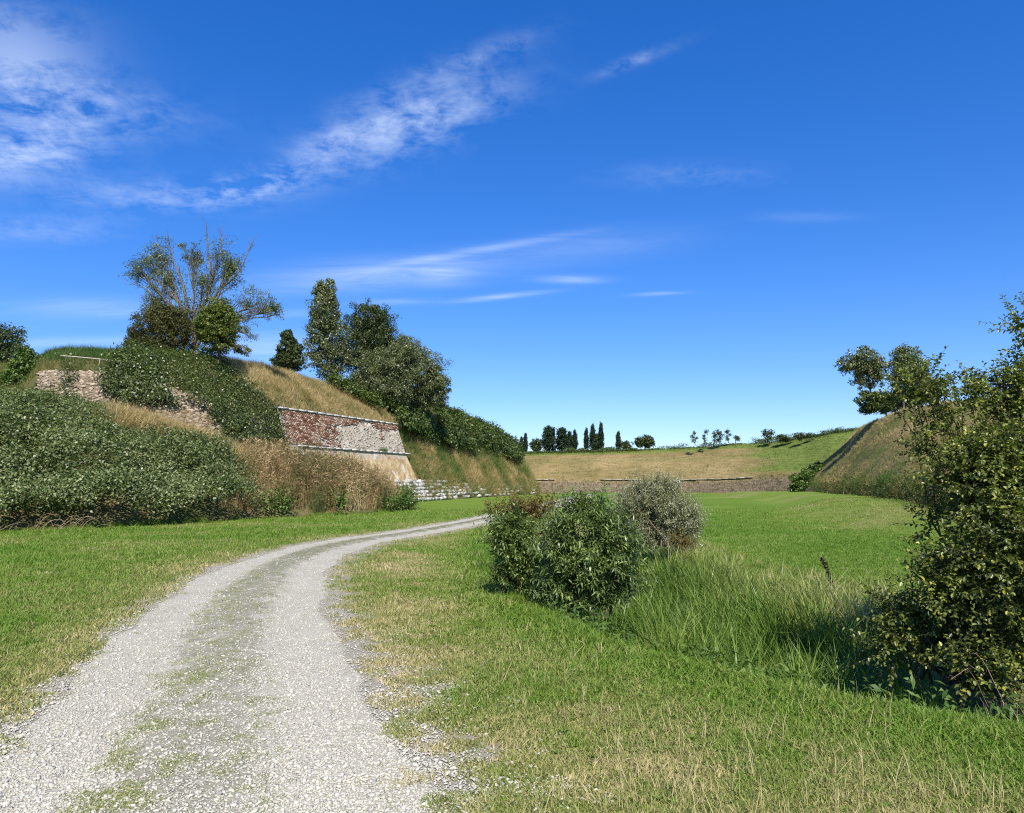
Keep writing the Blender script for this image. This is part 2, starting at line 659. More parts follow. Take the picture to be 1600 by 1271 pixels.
m, nt, out = newmat('turf')
b = NB(nt)
dry = b.attr('dry'); wet = b.attr('wet'); edge = b.attr('edge')
n1 = b.noise(1.3, 5, .6); n2 = b.noise(14, 5, .7); n3 = b.noise(70, 4, .7)
f = b.m('ADD', dry, b.m('ADD', b.m('MULTIPLY', b.m('SUBTRACT', n1, .5), .35), b.m('MULTIPLY', b.m('SUBTRACT', n2, .5), .55)))
col = b.ramp(f, [(0.0, (.105, .195, .014)), (.28, (.165, .24, .03)), (.55, (.24, .25, .07)), (.95, (.38, .31, .14))])
col = b.mix(b.m('MULTIPLY', b.ramp(n3, [(.35, 1.0), (.6, 0.0)]), .45), col, (.045, .055, .018))
soil = b.ramp(n2, [(.3, (.10, .075, .045)), (.7, (.20, .16, .10))])
gr = b.ramp(b.noise(120, 3, .7), [(.3, (.20, .175, .125)), (.7, (.50, .45, .36))])
col = b.mix(b.ramp(b.m('ADD', edge, b.m('MULTIPLY', b.m('SUBTRACT', n2, .5), 1.5)), [(.35, 0.0), (.75, 1.0)]), col, gr)
col = b.mix(b.ramp(b.m('ADD', wet, b.m('MULTIPLY', b.m('SUBTRACT', n2, .5), .5)), [(.4, 0.0), (.8, 1.0)]), col, b.mix(.5, soil, (.03, .035, .015)))
b.L.new(b.pbr(col, .95, .1, b.bump(b.m('ADD', n3, n2), .7, .03)), out.inputs[0])
turf = m

ny, nx = GX.shape
ii = np.arange(ny * nx).reshape(ny, nx)
GF = np.stack([ii[:-1, :-1], ii[:-1, 1:], ii[1:, 1:], ii[1:, :-1]], -1).reshape(-1, 4)
add('ground', gv, GF, turf, smooth=True, attrs={'dry': dry_v, 'wet': wet_v, 'edge': edge_v}, kind='structure',
    label='broad flat moat floor of mown grass with a sunken ditch')

# ---------------------------------------------------------------- gravel road
m, nt, out = newmat('white_gravel')
b = NB(nt)
lat = b.attr('lat'); 
v1 = b.vor(62, out='Color'); sepc = b.N.new('ShaderNodeSeparateColor'); b.L.new(v1, sepc.inputs[0])
vd = b.vor(62, out='Distance'); v2 = b.vor(150, out='Distance')
stone = b.ramp(sepc.outputs[0], [(0.0, (.20, .18, .135)), (.25, (.40, .37, .285)), (.6, (.53, .50, .39)), (1.0, (.67, .635, .52))])
dust = b.ramp(b.noise(2.2, 5, .6), [(.3, (.42, .385, .28)), (.7, (.55, .51, .39))])
col = b.mix(b.ramp(vd, [(.25, 0.0), (.75, 1.0)]), stone, (.33, .30, .26))
col = b.mix(.5, col, dust)
damp = b.ramp(b.noise(.9, 4, .6, b.scaled(b.pos(), (1, .35, 1))), [(.62, 0.0), (.74, 1.0)])
col = b.mix(b.m('MULTIPLY', damp, .35), col, (.42, .34, .25))
nm = b.m('ADD', b.m('MULTIPLY', b.noise(1.6, 3, .6), .6), b.m('MULTIPLY', b.noise(9, 5, .7), .5))
nm2 = b.m('ADD', b.m('MULTIPLY', b.noise(7, 5, .75), .6), b.m('MULTIPLY', nm, .4))
mid = b.ramp(b.m('SUBTRACT', nm2, b.m('MULTIPLY', b.m('MULTIPLY', lat, lat), .75)), [(.41, 0.0), (.50, 1.0)])
grn = b.attr('far')
weed = b.ramp(b.noise(30, 4, .7), [(.3, (.07, .08, .03)), (.7, (.20, .19, .10))])
col = b.mix(b.m('MULTIPLY', mid, b.m('ADD', .45, b.m('MULTIPLY', grn, .35))), col, weed)
h = b.m('SUBTRACT', 1.0, b.m('ADD', vd, b.m('MULTIPLY', v2, .5)))
b.L.new(b.pbr(col, .95, .15, b.bump(h, .8, .012)), out.inputs[0])
gravel_m = m

rl = catmull(road_c, 1000)
rt = norm(np.gradient(rl, axis=0)); rn = np.stack([rt[:, 1], -rt[:, 0]], -1)
K = 27
lat = np.linspace(-1, 1, K)
hw = road_hw(rl[:, 1])
arc = np.cumsum(np.r_[0, np.linalg.norm(np.diff(rl, axis=0), axis=1)])
jl = (fbm(arc * 1.1, arc * 0 + 3, s=41, o=5) - .5) * .5; jr = (fbm(arc * 1.1, arc * 0 + 9, s=42, o=5) - .5) * .5
wl = hw * (1 + jl * .8); wr = hw * (1 + jr * .8) + .10 * np.exp(-((rl[:, 1] - 3.5) / 2.6) ** 2)
off = np.where(lat[None, :] < 0, lat[None, :] * wl[:, None], lat[None, :] * wr[:, None])
RX = rl[:, 0:1] + rn[:, 0:1] * off; RY = rl[:, 1:2] + rn[:, 1:2] * off
RZ = gz(RX, RY) + .006 + .004 * np.clip(RY / 25, 0, 4)
RZ[:, 0] -= .02; RZ[:, -1] -= .02
rv = np.stack([RX, RY, RZ], -1).reshape(-1, 3)
ii = np.arange(rv.shape[0]).reshape(len(rl), K)
RF = np.stack([ii[:-1, :-1], ii[:-1, 1:], ii[1:, 1:], ii[1:, :-1]], -1).reshape(-1, 4)
add('gravel_road', rv, RF, gravel_m, smooth=True, kind='structure', label='white gravel track with a weedy middle curving towards the far rampart',
    attrs={'lat': np.abs(off / hw[:, None]).ravel(), 'far': np.clip((RY.ravel() - 6) / 16, 0, 1)})


# ---------------------------------------------------------------- instanced stuff
def gn_instances(name, pts, rot, scl, tint, source, label, kind='stuff', cat=None):
    me = mesh_data(name, pts, [], None, attrs={'rot': rot, 'scl': scl, 'tint': tint})
    o = bpy.data.objects.new(name, me)
    C.objects.link(o)
    g = bpy.data.node_groups.new(name + '_nodes', 'GeometryNodeTree')
    g.interface.new_socket('Geometry', in_out='INPUT', socket_type='NodeSocketGeometry')
    g.interface.new_socket('Geometry', in_out='OUTPUT', socket_type='NodeSocketGeometry')
    N, L = g.nodes, g.links
    gi = N.new('NodeGroupInput'); go = N.new('NodeGroupOutput')
    oi = N.new('GeometryNodeObjectInfo'); oi.inputs['Object'].default_value = source
    ip = N.new('GeometryNodeInstanceOnPoints')
    ra = N.new('GeometryNodeInputNamedAttribute'); ra.data_type = 'FLOAT_VECTOR'; ra.inputs['Name'].default_value = 'rot'
    sa = N.new('GeometryNodeInputNamedAttribute'); sa.data_type = 'FLOAT'; sa.inputs['Name'].default_value = 'scl'
    e2r = N.new('FunctionNodeEulerToRotation')
    L.new(gi.outputs[0], ip.inputs['Points'])
    L.new(oi.outputs['Geometry'], ip.inputs['Instance'])
    L.new(ra.outputs['Attribute'], e2r.inputs[0]); L.new(e2r.outputs[0], ip.inputs['Rotation'])
    L.new(sa.outputs['Attribute'], ip.inputs['Scale'])
    L.new(ip.outputs[0], go.inputs[0])
    md = o.modifiers.new('scatter', 'NODES'); md.node_group = g
    me.materials.append(source.data.materials[0])
    tag(o, label, cat, kind)
    return o


def source(name, V, F, mat, smooth=False):
    return bpy.data.objects.new(name, mesh_data(name, V, F, mat, smooth))   # never linked: only the scatter uses it


def hlean(n):
    a = R.uniform(0, 2 * math.pi, n)
    return np.stack([np.cos(a), np.sin(a), np.zeros(n)], -1)


GRASS = [(0.0, (.105, .215, .014)), (.25, (.17, .265, .03)), (.5, (.25, .28, .065)), (.75, (.42, .37, .15)), (1.0, (.58, .47, .25))]
grass_m = blade_mat('grass_blades', GRASS)
straw_m = blade_mat('tall_grass_blades', [(0.0, (.05, .12, .018)), (.3, (.11, .18, .035)), (.55, (.27, .22, .075)), (.8, (.46, .34, .15)), (1.0, (.62, .48, .25))], .25)


def tuft(n, rad, h0, h1, w, amt, segs):
    a = hlean(n); r = rad * np.sqrt(R.uniform(0, 1, n))[:, None]
    p = hlean(n) * r
    p[:, 2] = -.01
    return blades(p, R.uniform(h0, h1, n), w, a, R.uniform(amt * .3, amt, n), segs)


lawn_src = [source('lawn_tuft', *tuft(15, .06, .025, .065, .006, 1.0, 2), grass_m), source('lawn_tuft_low', *tuft(18, .07, .012, .035, .0065, 1.3, 2), grass_m)]
tall_src = source('tall_tuft', *tuft(22, .16, .35, .85, .014, .8, 3), straw_m)
mid_src = source('mid_tuft', *tuft(22, .10, .10, .26, .008, .9, 3), grass_m)


def zrot(n, tilt=.15):
    return np.stack([R.normal(0, tilt, n), R.normal(0, tilt, n), R.uniform(0, 6.283, n)], -1)


# lawn: sample in view depth, thinning with distance
def lawn_points(n, y0, y1, pw, xlo, xhi):
    u = R.uniform(0, 1, n)
    y = (y0 ** (1 - pw) + u * (y1 ** (1 - pw) - y0 ** (1 - pw))) ** (1 / (1 - pw))
    x = R.uniform(xlo, xhi, n) * (y + .8)
    return x, y


x, y = lawn_points(330000, 2.9, 46, 1.75, -.78, .78)
rd, _ = sdist(x, y, road_d); s, _ = sdist(x, y, ditch_d)
hwv = road_hw(y)
ur = np.abs(rd) / hwv
nz = fbm(x * 3.2, y * 3.2, s=51); nb = fbm(x * 1.1, y * 1.1, s=52)
nf0 = fbm(x * 8, y * 8, s=54, o=3)
prob = sstep(.88, 1.34, ur + (nz - .5) * .8 + (nf0 - .5) * 1.0)
rs = (rd > 0) & (y < 12)
prob = np.where(rs, np.minimum(prob, sstep(.92, 1.9 - .35 * sstep(4.5, 9, y), ur + (nz - .5) * 1.3 + (nf0 - .5) * 1.6)), prob)
prob *= np.where(nb * .6 + nz * .4 < .40, .55, 1)
nf = fbm(x * 7.5, y * 5.5, s=53, o=3)
prob = np.maximum(prob, .95 * (1 - sstep(.30, .50, ur + (nb - .5) * .4)) * sstep(.42, .52, nf * .6 + nz * .4 - .05 + .11 * sstep(4, 9, y)))
prob = np.where(s > .55, np.where(s > 4.6, 1, 0), prob)
uu, vv = proj(np.stack([x, y, gz(x, y)], -1))
hedge_base = np.interp(uu, [-400, 0, 150, 300, 380, 500, 600, 640], [850, 828, 824, 816, 808, 806, 800, 780])
prob = np.where((rd < 0) & (vv < hedge_base - 1) & (uu < 630), 0, prob)
keep = R.uniform(0, 1, len(x)) < prob
x, y, rd, s, ur = x[keep], y[keep], rd[keep], s[keep], ur[keep]
z = gz(x, y)
dv = lawn_dry(x, y)
dv = np.where(ur < .7, .42, dv)
tint = np.clip(dv * .85 + R.normal(0, .17, len(x)) + .12 * (ur < 1.3) - .05 * (ur < .7), 0, 1)
lip = np.exp(-((s + .2) / .5) ** 2) * (rd > 0)
scl = R.uniform(.65, 1.25, len(x)) * (1 + y / 22) * (1 + .9 * lip) * np.where((rd > 0), .9, 1.05)
scl *= np.where(ur < 1.0, .5, 1)
k2 = R.uniform(0, 1, len(x)) < np.where(dv > .35, .72, .45)
for sel, src_, nm, lb in ((~k2, lawn_src[0], 'lawn_grass', 'short green and straw tinted lawn grass beside the gravel track'),
                          (k2, lawn_src[1], 'lawn_thatch', 'low flattened grass thatch between the lawn blades')):
    gn_instances(nm, np.stack([x, y, z], -1)[sel], zrot(sel.sum()), scl[sel], tint[sel], src_, lb)
print('lawn', len(x))

# pebbles
m, nt, out = newmat('pebble')
b = NB(nt)
t0 = b.attr('tint', 'INSTANCER')
col = b.ramp(t0, [(0.0, (.10, .095, .08)), (.25, (.27, .25, .205)), (.55, (.445, .415, .315)), (.85, (.55, .52, .42)), (1.0, (.56, .46, .31))])
b.L.new(b.pbr(b.mix(.25, col, b.ramp(b.noise(90, 3), [(.3, (.25, .23, .2)), (.7, (.8, .78, .72))])), .85, .2), out.inputs[0])
pebble_m = m


def ico(jit, flat):
    t = (1 + 5 ** .5) / 2
    V = norm(np.array([(-1, t, 0), (1, t, 0), (-1, -t, 0), (1, -t, 0), (0, -1, t), (0, 1, t), (0, -1, -t), (0, 1, -t), (t, 0, -1), (t, 0, 1), (-t, 0, -1), (-t, 0, 1)], float))
    F = np.array([(0, 11, 5), (0, 5, 1), (0, 1, 7), (0, 7, 10), (0, 10, 11), (1, 5, 9), (5, 11, 4), (11, 10, 2), (10, 7, 6), (7, 1, 8), (3, 9, 4), (3, 4, 2), (3, 2, 6), (3, 6, 8), (3, 8, 9), (4, 9, 5), (2, 4, 11), (6, 2, 10), (8, 6, 7), (9, 8, 1)])
    V = V * R.uniform(1 - jit, 1 + jit, (12, 1)) * np.array(flat)
    return V, F


peb = [source('pebble_a', *ico(.3, (1, .75, .5)), pebble_m), source('pebble_b', *ico(.35, (1.1, .6, .45)), pebble_m)]
x, y = lawn_points(260000, 2.9, 17, 2.1, -1.0, .25)
rd, _ = sdist(x, y, road_d)
ur = rd / road_hw(y)
nz = fbm(x * 2.5, y * 2.5, s=61)
prob = 1 - sstep(.92, 1.25, np.abs(ur) + (nz - .5) * .6)
prob = np.maximum(prob, np.where((ur > 0) & (y < 8.5), .60 * (1 - sstep(.9, 1.95, ur + (nz - .5) * 1.5)), 0))
prob = prob * (1 - .55 * (1 - sstep(.2, .5, np.abs(ur) + (nz - .5) * .3)))
keep = R.uniform(0, 1, len(x)) < prob
x, y = x[keep], y[keep]
sz = np.exp(R.normal(math.log(.0050), .45, len(x))) * (1 + y / 25)
sz = np.clip(sz, .003, .022)
ps = np.stack([x, y, gz(x, y) + .008 + sz * .15], -1)
tn = np.clip(R.beta(3.2, 2.0, len(x)) , 0, 1)
h1 = R.uniform(0, 1, len(x)) < .5
for sel, sr, nm, lb in ((h1, peb[0], 'gravel', 'loose pale crushed stones lying on the gravel track'), (~h1, peb[1], 'gravel_chips', 'flat pale stone chips strewn over the gravel track')):
    gn_instances(nm, ps[sel], R.uniform(-3, 3, (sel.sum(), 3)) * np.array([.15, .15, 1]), sz[sel], tn[sel], sr, lb)
print('pebbles', len(x))


# ---------------------------------------------------------------- lofted earthworks
class Loft:
    def __init__(s, stations, nu, nv, smooth=2, amp=.0, scale=.4, seed=0, fix=()):
        A = np.array(stations, float)                      # (S,Pn,3)
        S, Q = A.shape[:2]
        # parameter spacing by mean length
        du = np.r_[0, np.cumsum(np.linalg.norm(np.diff(A, axis=0), axis=2).mean(1))]
        dv = np.arange(Q)
        tu = np.linspace(0, du[-1], nu)
        lens = np.linalg.norm(np.diff(A, axis=1), axis=2).mean(0)
        cv = np.r_[0, np.cumsum(lens)]
        tv = np.linspace(0, cv[-1], nv)
        B = np.empty((nu, Q, 3))
        for q in range(Q):
            for c in range(3):
                B[:, q, c] = np.interp(tu, du, A[:, q, c])
        G = np.empty((nu, nv, 3))
        for i in range(nu):
            for c in range(3):
                G[i, :, c] = np.interp(tv, cv, B[i, :, c])
        for _ in range(smooth):
            G[1:-1] = .25 * G[:-2] + .5 * G[1:-1] + .25 * G[2:]
            G[:, 1:-1] = .25 * G[:, :-2] + .5 * G[:, 1:-1] + .25 * G[:, 2:]
        s.G = G
        s.tv = np.interp(tv, cv, dv); s.tu = np.interp(tu, du, np.arange(S))
        if amp:
            n = s.normals()
            d = (fbm(G[..., 0] * scale, G[..., 1] * scale, G[..., 2] * scale, s=seed, o=4) - .5) * 2 * amp
            s.G = G + n * d[..., None]
        ii = np.arange(nu * nv).reshape(nu, nv)
        s.F = np.stack([ii[:-1, :-1], ii[1:, :-1], ii[1:, 1:], ii[:-1, 1:]], -1).reshape(-1, 4)

    def normals(s):
        a = np.gradient(s.G, axis=0); b = np.gradient(s.G, axis=1)
        n = norm(np.cross(a, b))
        return n

    def sample(s, n):
        """random surface points: position, normal, station param, profile param"""
        G = s.G
        a = G[1:, :-1] - G[:-1, :-1]; b = G[:-1, 1:] - G[:-1, :-1]
        w = np.linalg.norm(np.cross(a, b), axis=2).ravel()
        # only what lies towards the camera side matters: weight by nearness
        c = (G[:-1, :-1] + G[1:, 1:]).reshape(-1, 3) / 2
        w = w / np.maximum(c[:, 1], 5) ** .5
        k = R.choice(len(w), n, p=w / w.sum())
        i, j = np.divmod(k, G.shape[1] - 1)
        f, g = R.uniform(0, 1, (2, n, 1))
        p = (1 - f) * (1 - g) * G[i, j] + f * (1 - g) * G[i + 1, j] + (1 - f) * g * G[i, j + 1] + f * g * G[i + 1, j + 1]
        N = s.normals()[i, j]
        return p, N, s.tu[i] + 0 * f[:, 0], s.tv[j]


# right-handed check: stations run left to right, profile bottom to top -> normals face the camera
T0, T1 = np.array([-16.8, 52.6]), np.array([-10.6, 68.0])       # top line of the brick wall
wd = (T1 - T0) / np.linalg.norm(T1 - T0)
wn = np.array([wd[1], -wd[0]])                                   # outward
prof_d = [(3.9, -.3), (3.7, 0), (2.2, 1.95), (1.0, 4.25), (0, 7.0)]


def wallpt(t, d, z):
    q = T0 + wd * t + wn * d
    return np.array([q[0], q[1], z])


def st(fb, ft, sm, cr, bk=None, mid=None):
    fb, ft, sm, cr = map(np.asarray, (fb, ft, sm, cr))
    mid = (fb + ft) / 2 if mid is None else mid
    if bk is None:
        h = cr[:2] - fb[:2]; h = h / np.linalg.norm(h)
        h = h * .4 + np.array([-.5, .75])
        bk = np.array([cr[0] + h[0] * 30, cr[1] + h[1] * 30, cr[2] - .6])
    return [fb, mid, ft, sm, cr, bk]


B = Loft([
    st(P(-500, 640, 46), P(-500, 610, 47), P(-500, 590, 48), P(-500, 570, 50)),
    st(P(-100, 645, 45), P(-100, 610, 46), P(-100, 590, 47), P(-100, 575, 50)),
    st(P(30, 660, 43.6), P(38, 612, 44.6), P(40, 600, 46), P(50, 572, 50)),
    st(P(50, 665, 43.0), P(66, 577, 44.3), P(68, 562, 45.5), P(80, 549, 48)),
    st(P(150, 670, 42.8), P(150, 580, 44.6), P(150, 563, 46), P(150, 549, 49)),
    st(P(245, 680, 42.8), P(240, 600, 45), P(245, 572, 47), P(250, 551, 50)),
    st(P(325, 700, 43.8), P(325, 628, 46), P(320, 590, 49), P(320, 556, 52)),
    st(P(395, 725, 46), P(385, 660, 48.5), P(375, 610, 51), P(385, 566, 55)),
    st(wallpt(-.3, 3.2, 0), wallpt(-.3, -.5, 6.8), P(455, 612, 56), P(450, 583, 61), mid=wallpt(-.3, .5, 4.2)),
    st(wallpt(8, 3.2, 0), wallpt(8, -.5, 6.8), P(545, 636, 64), P(530, 606, 69), mid=wallpt(8, .5, 4.2)),
    st(wallpt(16.9, 3.2, 0), wallpt(16.9, -.5, 6.8), P(650, 650, 73), P(620, 622, 79), mid=wallpt(16.9, .6, 4.2)),
    st((-3.2, 85, 0), (-6.6, 86.4, 6.4), P(715, 668, 88), P(700, 648, 91), mid=np.array([-4.7, 85.6, 3.0])),
    st((.5, 98, 0), (-2.9, 99.3, 5.9), P(770, 690, 101), P(765, 671, 103), mid=np.array([-1.0, 98.6, 2.8])),
    st((3.5, 108, 0), (.7, 109, 5.1), P(808, 708, 111), P(800, 694, 113), mid=np.array([2.3, 108.5, 2.5])),
    st((4.2, 116, 0), (1.5, 117, 5.0), (0, 118, 6), (-2, 118, 7.2), mid=np.array([3.0, 116.5, 2.5]), bk=(-30, 135, 7)),
], 240, 110, smooth=2, amp=.28, scale=.45, seed=70)

m, nt, out = newmat('rampart_earth')
b = NB(nt)
n1 = b.noise(.35, 5, .6); n2 = b.noise(3.5, 6, .7); n3 = b.noise(18, 4, .7)
f = b.m('ADD', b.m('MULTIPLY', n1, .6), b.m('MULTIPLY', n2, .5))
col = b.ramp(f, [(.35, (.05, .075, .02)), (.5, (.12, .13, .045)), (.62, (.22, .18, .08)), (.75, (.30, .22, .12))])
b.L.new(b.pbr(col, 1, .05, b.bump(b.m('ADD', n2, n3), .9, .15)), out.inputs[0])
earth_m = m
add('left_rampart', B.G.reshape(-1, 3), B.F, earth_m, smooth=True, kind='structure', label='high overgrown earth rampart on the left with trees along its crest')

# low mound in front of the left rampart
def mst(u, vb, vt, Yt):
    Yb = CAMZ * FPX / (vb - 755)
    b0 = P(u, vb, Yb); b0[2] = -.1
    t = P(u, vt, Yt)
    h = t[2]
    m1 = b0 * .72 + t * .28; m1[2] = h * .40
    m2 = b0 * .42 + t * .58; m2[2] = h * .74
    bk = P(u, vt, Yt + 4.5); bk[2] = h * .96
    return [b0, m1, m2, t, bk]


Mo = Loft([mst(-600, 870, 630, 34), mst(-250, 843, 634, 35.5), mst(0, 829, 636, 37), mst(100, 826, 646, 38), mst(200, 822, 668, 39), mst(300, 816, 700, 40.5),
           mst(400, 809, 742, 42), mst(500, 806, 762, 43.5), mst(590, 801, 777, 45.5), mst(640, 796, 784, 48)], 150, 60, smooth=2, amp=.30, scale=.6, seed=80)
add('grassy_mound', Mo.G.reshape(-1, 3), Mo.F, earth_m, smooth=True, kind='structure', label='low mound under brambles in front of the left rampart')

# far curtain rampart
def cst(u, Yb, vc, vk, w=12):
    fb = P(u, 771, Yb); fb[2] = -.1
    ct = P(u, vk, Yb + .5)
    cr = P(u, vc, Yb + w)
    s1 = ct + np.array([0, .5, -.05])
    m = s1 * .45 + cr * .55; m[2] += .35
    return [fb, ct, s1, m, cr, cr + np.array([6, 40, -1.0])]


Cu = Loft([cst(560, 120, 709, 748), cst(700, 118, 709, 748), cst(810, 116, 708, 748), cst(900, 114, 705.5, 748), cst(1000, 112, 703, 749), cst(1080, 109, 699, 748.5),
           cst(1150, 104, 694, 746), cst(1221, 99, 689, 740), cst(1260, 96, 683, 739), cst(1300, 92, 676, 737), cst(1350, 90, 668, 735), cst(1420, 90, 660, 735)], 200, 60, smooth=1, amp=.12, scale=.3, seed=90)
m, nt, out = newmat('dry_bank')
b = NB(nt)
p = b.pos()
n1 = b.noise(.12, 5, .6); n2 = b.noise(1.6, 6, .75, b.scaled(p, (.35, .35, 3.4))); n3 = b.noise(5, 4, .7)
hz = b.attr('hgt'); gr_ = b.attr('grn')
f = b.m('ADD', b.m('MULTIPLY', n1, .4), b.m('MULTIPLY', n2, .6))
dryc = b.ramp(f, [(.3, (.09, .08, .03)), (.45, (.19, .15, .06)), (.6, (.32, .24, .11)), (.8, (.46, .36, .19))])
grc = b.ramp(n2, [(.3, (.07, .11, .02)), (.7, (.20, .24, .06))])
wallc = b.ramp(b.m('ADD', b.m('MULTIPLY', n3, .6), b.m('MULTIPLY', n2, .4)), [(.35, (.07, .055, .035)), (.5, (.20, .15, .10)), (.65, (.36, .29, .21))])
col = b.mix(b.ramp(b.m('ADD', gr_, b.m('MULTIPLY', b.m('SUBTRACT', n2, .5), .9)), [(.3, 0.0), (.75, 1.0)]), dryc, grc)
col = b.mix(hz, wallc, col)
b.L.new(b.pbr(col, 1, .05, b.bump(b.m('ADD', n2, n3), .8, .2)), out.inputs[0])
bank_m = m


def bank_attrs(L, hz_thr, rows):
    G = L.G.reshape(-1, 3)
    tv = np.broadcast_to(L.tv[None, :], L.G.shape[:2]).ravel()
    u, v = proj(G)
    return G, tv, u, v


G, tv, u, v = bank_attrs(Cu, 0, 0)
hgt = sstep(.9, 1.3, tv)
grn = np.clip(.28 * (np.sin(tv * 9.0) > .35) + sstep(3.55, 3.9, tv) * .75 + sstep(1120, 1260, u) * .8 * sstep(1.2, 2.4, tv) + sstep(2.6, 3.4, tv) * .2, 0, 1)
add('far_rampart', G, Cu.F, bank_m, smooth=True, attrs={'hgt': hgt, 'grn': grn}, kind='structure', label='long dry grass rampart bank closing the far end of the moat')

# right rampart
def rst(ub, vb, Yb, uc, vc, Yc, wall=1.6):
    fb = P(ub, vb, Yb); fb[2] = min(fb[2], .0)
    cr = P(uc, vc, Yc)
    h = norm(cr[:2] - fb[:2])
    a = np.array([fb[0] + h[0] * .8, fb[1] + h[1] * .8, wall])
    m = a * .5 + cr * .5; m[2] -= .1
    return [fb, a, a * .8 + m * .2, m, cr, cr + np.array([25, 12, -.3])]


Rr = Loft([
    [np.array(q, float) for q in ((45, 112, -.1), (45.6, 112, 1.4), (46.5, 112, 2.4), (50, 112, 6), (53, 112, 8.2), (85, 112, 8))],
    rst(1242, 773.5, 87, 1346, 666, 88), rst(1262, 775, 83, 1352, 663, 84), rst(1292, 779, 74, 1368, 656, 78), rst(1330, 786, 58, 1400, 642, 70), rst(1400, 800, 42, 1470, 628, 62),
    rst(1470, 812, 32, 1600, 614, 54), rst(1640, 850, 20, 1800, 600, 46), rst(2100, 950, 12, 2200, 590, 40)], 160, 60, smooth=1, amp=.16, scale=.35, seed=95)
G, tv, u, v = bank_attrs(Rr, 0, 0)
hgt = sstep(.55, 1.0, tv)
n = fbm(G[:, 0] * .15, G[:, 1] * .15, G[:, 2] * .3, s=97)
grn = np.clip(.25 + 1.6 * (n - .45) + .5 * sstep(2.4, .8, tv), 0, 1)
add('right_rampart', G, Rr.F, bank_m, smooth=True, attrs={'hgt': hgt, 'grn': grn}, kind='structure', label='sloping grass bastion on the right with a small tree group on its crest')

# ---------------------------------------------------------------- foliage materials
bramble_m = foliage_mat('bramble_leaf', (.045, .07, .018), (.13, .165, .05), (.36, .39, .19), rough=.42, spec=.45, clump=.45)
ivy_m = foliage_mat('ivy_leaf', (.025, .045, .010), (.07, .10, .02), (.20, .235, .07), rough=.38, spec=.5)
poplar_m = foliage_mat('poplar_leaf', (.045, .065, .018), (.13, .155, .055), (.34, .36, .20), rough=.4, spec=.6)
ash_m = foliage_mat('pale_leaf', (.06, .08, .03), (.14, .17, .06), (.30, .32, .16), rough=.45, spec=.5)
dark_m = foliage_mat('dark_tree_leaf', (.02, .036, .010), (.055, .08, .022), (.16, .19, .065), rough=.45, spec=.45)
cyp_m = foliage_mat('cypress_leaf', (.010, .022, .010), (.02, .04, .016), (.045, .07, .03), rough=.6, spec=.3, trans=.1)
olive_m = foliage_mat('olive_tinted_leaf', (.04, .05, .012), (.09, .09, .022), (.17, .15, .045), rough=.5, spec=.4)
gold_m = foliage_mat('golden_green_leaf', (.04, .07, .012), (.11, .15, .022), (.27, .28, .05), rough=.45, spec=.4, clump=1.4)
shrub_m = foliage_mat('shrub_leaf', (.045, .09, .018), (.10, .17, .03), (.22, .28, .07), rough=.45, spec=.4)
hill_m = foliage_mat('hill_shrub_leaf', (.03, .055, .012), (.075, .115, .025), (.19, .22, .06), rough=.45, spec=.4, clump=.5)
willow_m = foliage_mat('willow_leaf', (.05, .085, .018), (.14, .20, .045), (.34, .42, .15), rough=.4, spec=.5, clump=2.5)
silver_m = foliage_mat('silver_willow_leaf', (.11, .12, .05), (.30, .31, .17), (.62, .62, .42), rough=.5, spec=.4, clump=2.0)
red_m = foliage_mat('rusty_leaf', (.09, .06, .02), (.20, .12, .03), (.30, .26, .05), rough=.5, spec=.3, clump=2.5)
right_m = foliage_mat('rounded_shrub_leaf', (.04, .055, .010), (.125, .155, .025), (.37, .40, .10), accent=(.42, .40, .05), acc_amt=.045, rough=.36, spec=.5, clump=2.2, trans=.33)
weed_m = foliage_mat('ditch_weed_leaf', (.04, .08, .018), (.09, .16, .03), (.2, .26, .07), rough=.5, spec=.3, clump=2)
bark = bark_mat('grey_bark', (.09, .075, .06), (.24, .21, .17))
darkbark = bark_mat('dark_bark', (.05, .04, .03), (.13, .11, .085))
twig_m = bark_mat('brown_twigs', (.12, .085, .05), (.28, .21, .14))


def clumps(acc, centers, n_each, rad, L, W, up=.5, flat=1.0, oval=False):
    n = len(centers) * n_each
    c = np.repeat(centers, n_each, 0)
    rad = np.repeat(np.broadcast_to(rad, (len(centers),)), n_each)[:, None]
    d = rdir(n)
    off = d * (R.uniform(0, 1, (n, 1)) ** .45) * rad
    off[:, 2] *= flat
    N = norm(d * .7 + rdir(n) * .8 + np.array([0, 0, up]))
    D = norm(np.cross(N, rdir(n)))
    D[:, 2] -= .25
    s = R.uniform(.7, 1.25, n)
    V, F = leaves(c + off, D, N, L * s, W * s, oval)
    acc.add(V, F)


LOBE_K = [1.0]
LEAF_K = [1.0]


def lobe_px(l, Y):
    """(u,v,ru,rv[,dY]) in the photograph, at depth Y -> centre, radii in metres"""
    u, v, ru, rv = l[:4]
    dY = l[4] if len(l) > 4 else 0
    c = P(u, v, Y + dY)
    k = (Y + dY) / FPX * LOBE_K[0]
    return c, np.array([ru * k, (ru + rv) * .5 * k * .9, rv * k])


def limb(p0, p1, r0, r1, K=7, sag=0.0, wob=.06):
    t = np.linspace(0, 1, K)[:, None]
    L = np.linalg.norm(p1 - p0)
    q = p0 + (p1 - p0) * t
    q[:, 2] += (np.sin(t[:, 0] * math.pi) * L * sag)
    w = R.normal(0, wob * L / K, (K, 3)); w[0] = 0; w[-1] = 0
    return q + np.cumsum(w, 0) * (1 - t) * t * 3, np.linspace(r0, r1, K)


